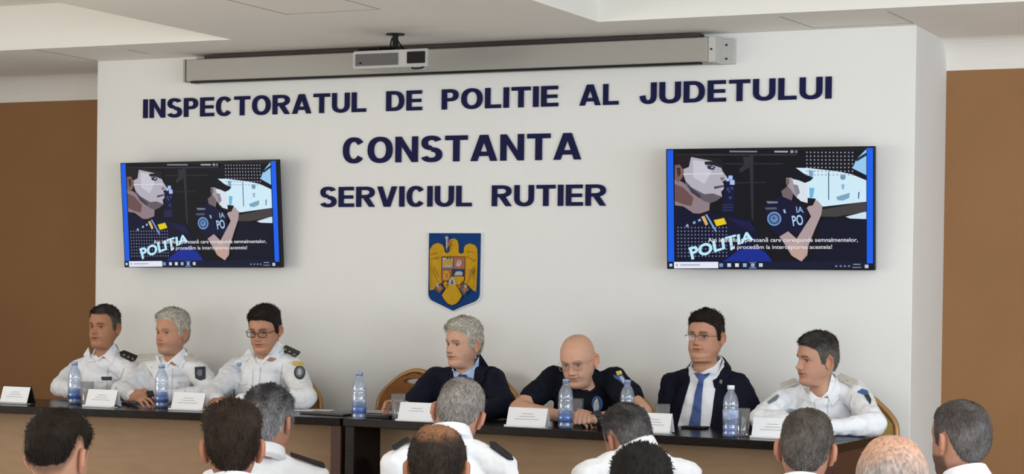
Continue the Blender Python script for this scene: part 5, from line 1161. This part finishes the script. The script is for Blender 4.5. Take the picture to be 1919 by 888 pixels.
aud('4', 860, 777, 6.7, 186, 'audience person with cropped grey hair in broad white shirt, head tilted, below the suited man', dict(col=(.13, .11, .10), col2=(.36, .34, .32), top=.009, side=.006, rough=.15, stub=.5, g=.45, gs=.25, comb=(0,.3,-.2)), skin=(.48, .25, .175), roll=-12, pitch=18, bz=.03, tv=186, fat=1.1, shw=.175, hs=1.0, chair='banquet chair under the person with cropped grey hair')
aud('5', 819, 880, 5.6, 182, 'audience person with dark hair thinning into a bald spot on the crown', dict(col=(.012, .009, .008), col2=(.055, .040, .030), top=.010, side=.010, rough=.3, str=(40, 20, 15), thin=(0, .045, .105, .062, (.30, .145, .075), .85), len=.6, lift=.06, stub=.5, edge=.02), skin=(.42, .22, .13), pitch=10, face=dict(jaw=1.05), chair='banquet chair under the person with a bald spot')
aud('6', 1176, 823, 7.0, 146, 'audience person with dark greying hair and faded sides turned sideways, white shirt', dict(col=(.022, .020, .020), col2=(.17, .16, .16), g=.15, gs=.5, top=.011, side=.006, sides=.014, rough=.3, stub=.6, str=(20, 30, 30)), skin=(.40, .20, .13), bz=.08, tv=165, roll=6, pitch=8, chair='banquet chair under the person with greying hair and faded sides')
aud('7', 1202, 923, 5.2, 180, 'audience person with round black-haired head at the bottom edge, below the greying head', dict(col=(.006, .005, .005), col2=(.020, .017, .016), top=.014, side=.010, rough=.15), chair='banquet chair under the person with black hair')
aud('8', 1511, 843, 6.0, 184, 'audience person with close-cut dark grey hair directly in front of the table end', dict(col=(.034, .025, .020), col2=(.145, .13, .12), g=.25, gs=.35, len=.55, lift=.08, top=.009, side=.006, rough=.35, stub=.6, str=(22, 22, 22)), skin=(.44, .23, .155), roll=-4, tv=186, hs=1.0, face=dict(ear=1.1), gm='shirt_white', chair='banquet chair under the person with close-cut dark grey hair')
aud('9', 1672, 915, 4.4, 178, 'audience person, bald on top with thin grey sides, nearest to the camera', dict(col=(.12, .10, .09), col2=(.40, .38, .37), top=.0012, side=.006, rough=.1, thin=(0, .0, .115, .125, (.50, .29, .20), .97), n=1400, len=.5, lift=.04, g=.5, stub=.35, edge=.02), skin=(.56, .34, .24), pitch=4, hs=1.0, chair='banquet chair under the bald person with grey sides')
aud('10', 1800, 826, 5.9, 140, 'audience person with buzz-cut hair and beard against the light brown wall', dict(col=(.036, .027, .023), col2=(.17, .16, .16), g=.2, gs=.3, len=.5, lift=.06, top=.006, side=.004, rough=.3, stub=.75), skin=(.46, .24, .16), hs=1.0, tv=165, face=dict(beard=(.03, .022, .02), beardk=.75, ear=1.05), chair='banquet chair under the person with buzz cut and beard')
for k, pls in (('4', [[(736, 841), (766, 823), (771, 828), (741, 847)], [(916, 831), (926, 832), (957, 856), (961, 865), (950, 863), (918, 840)]]), ('3', [[(543, 852), (605, 872), (608, 880), (545, 858)]])):
    board(PEO[k], pls, 'board_black')
c = PD(277, 884, 5.0); chair(c.x, c.y + .0, c.z - .915, PI, 'tan banquet chair whose top edge peeks up between two dark-haired audience heads', 'banquet chairs of the audience') if False else None
xx = PZ(277, 884, .93); chair(xx.x, xx.y - .2, 0, PI, 'tan banquet chair whose top edge peeks up between two dark-haired audience heads', 'banquet chairs of the audience', top=.93)
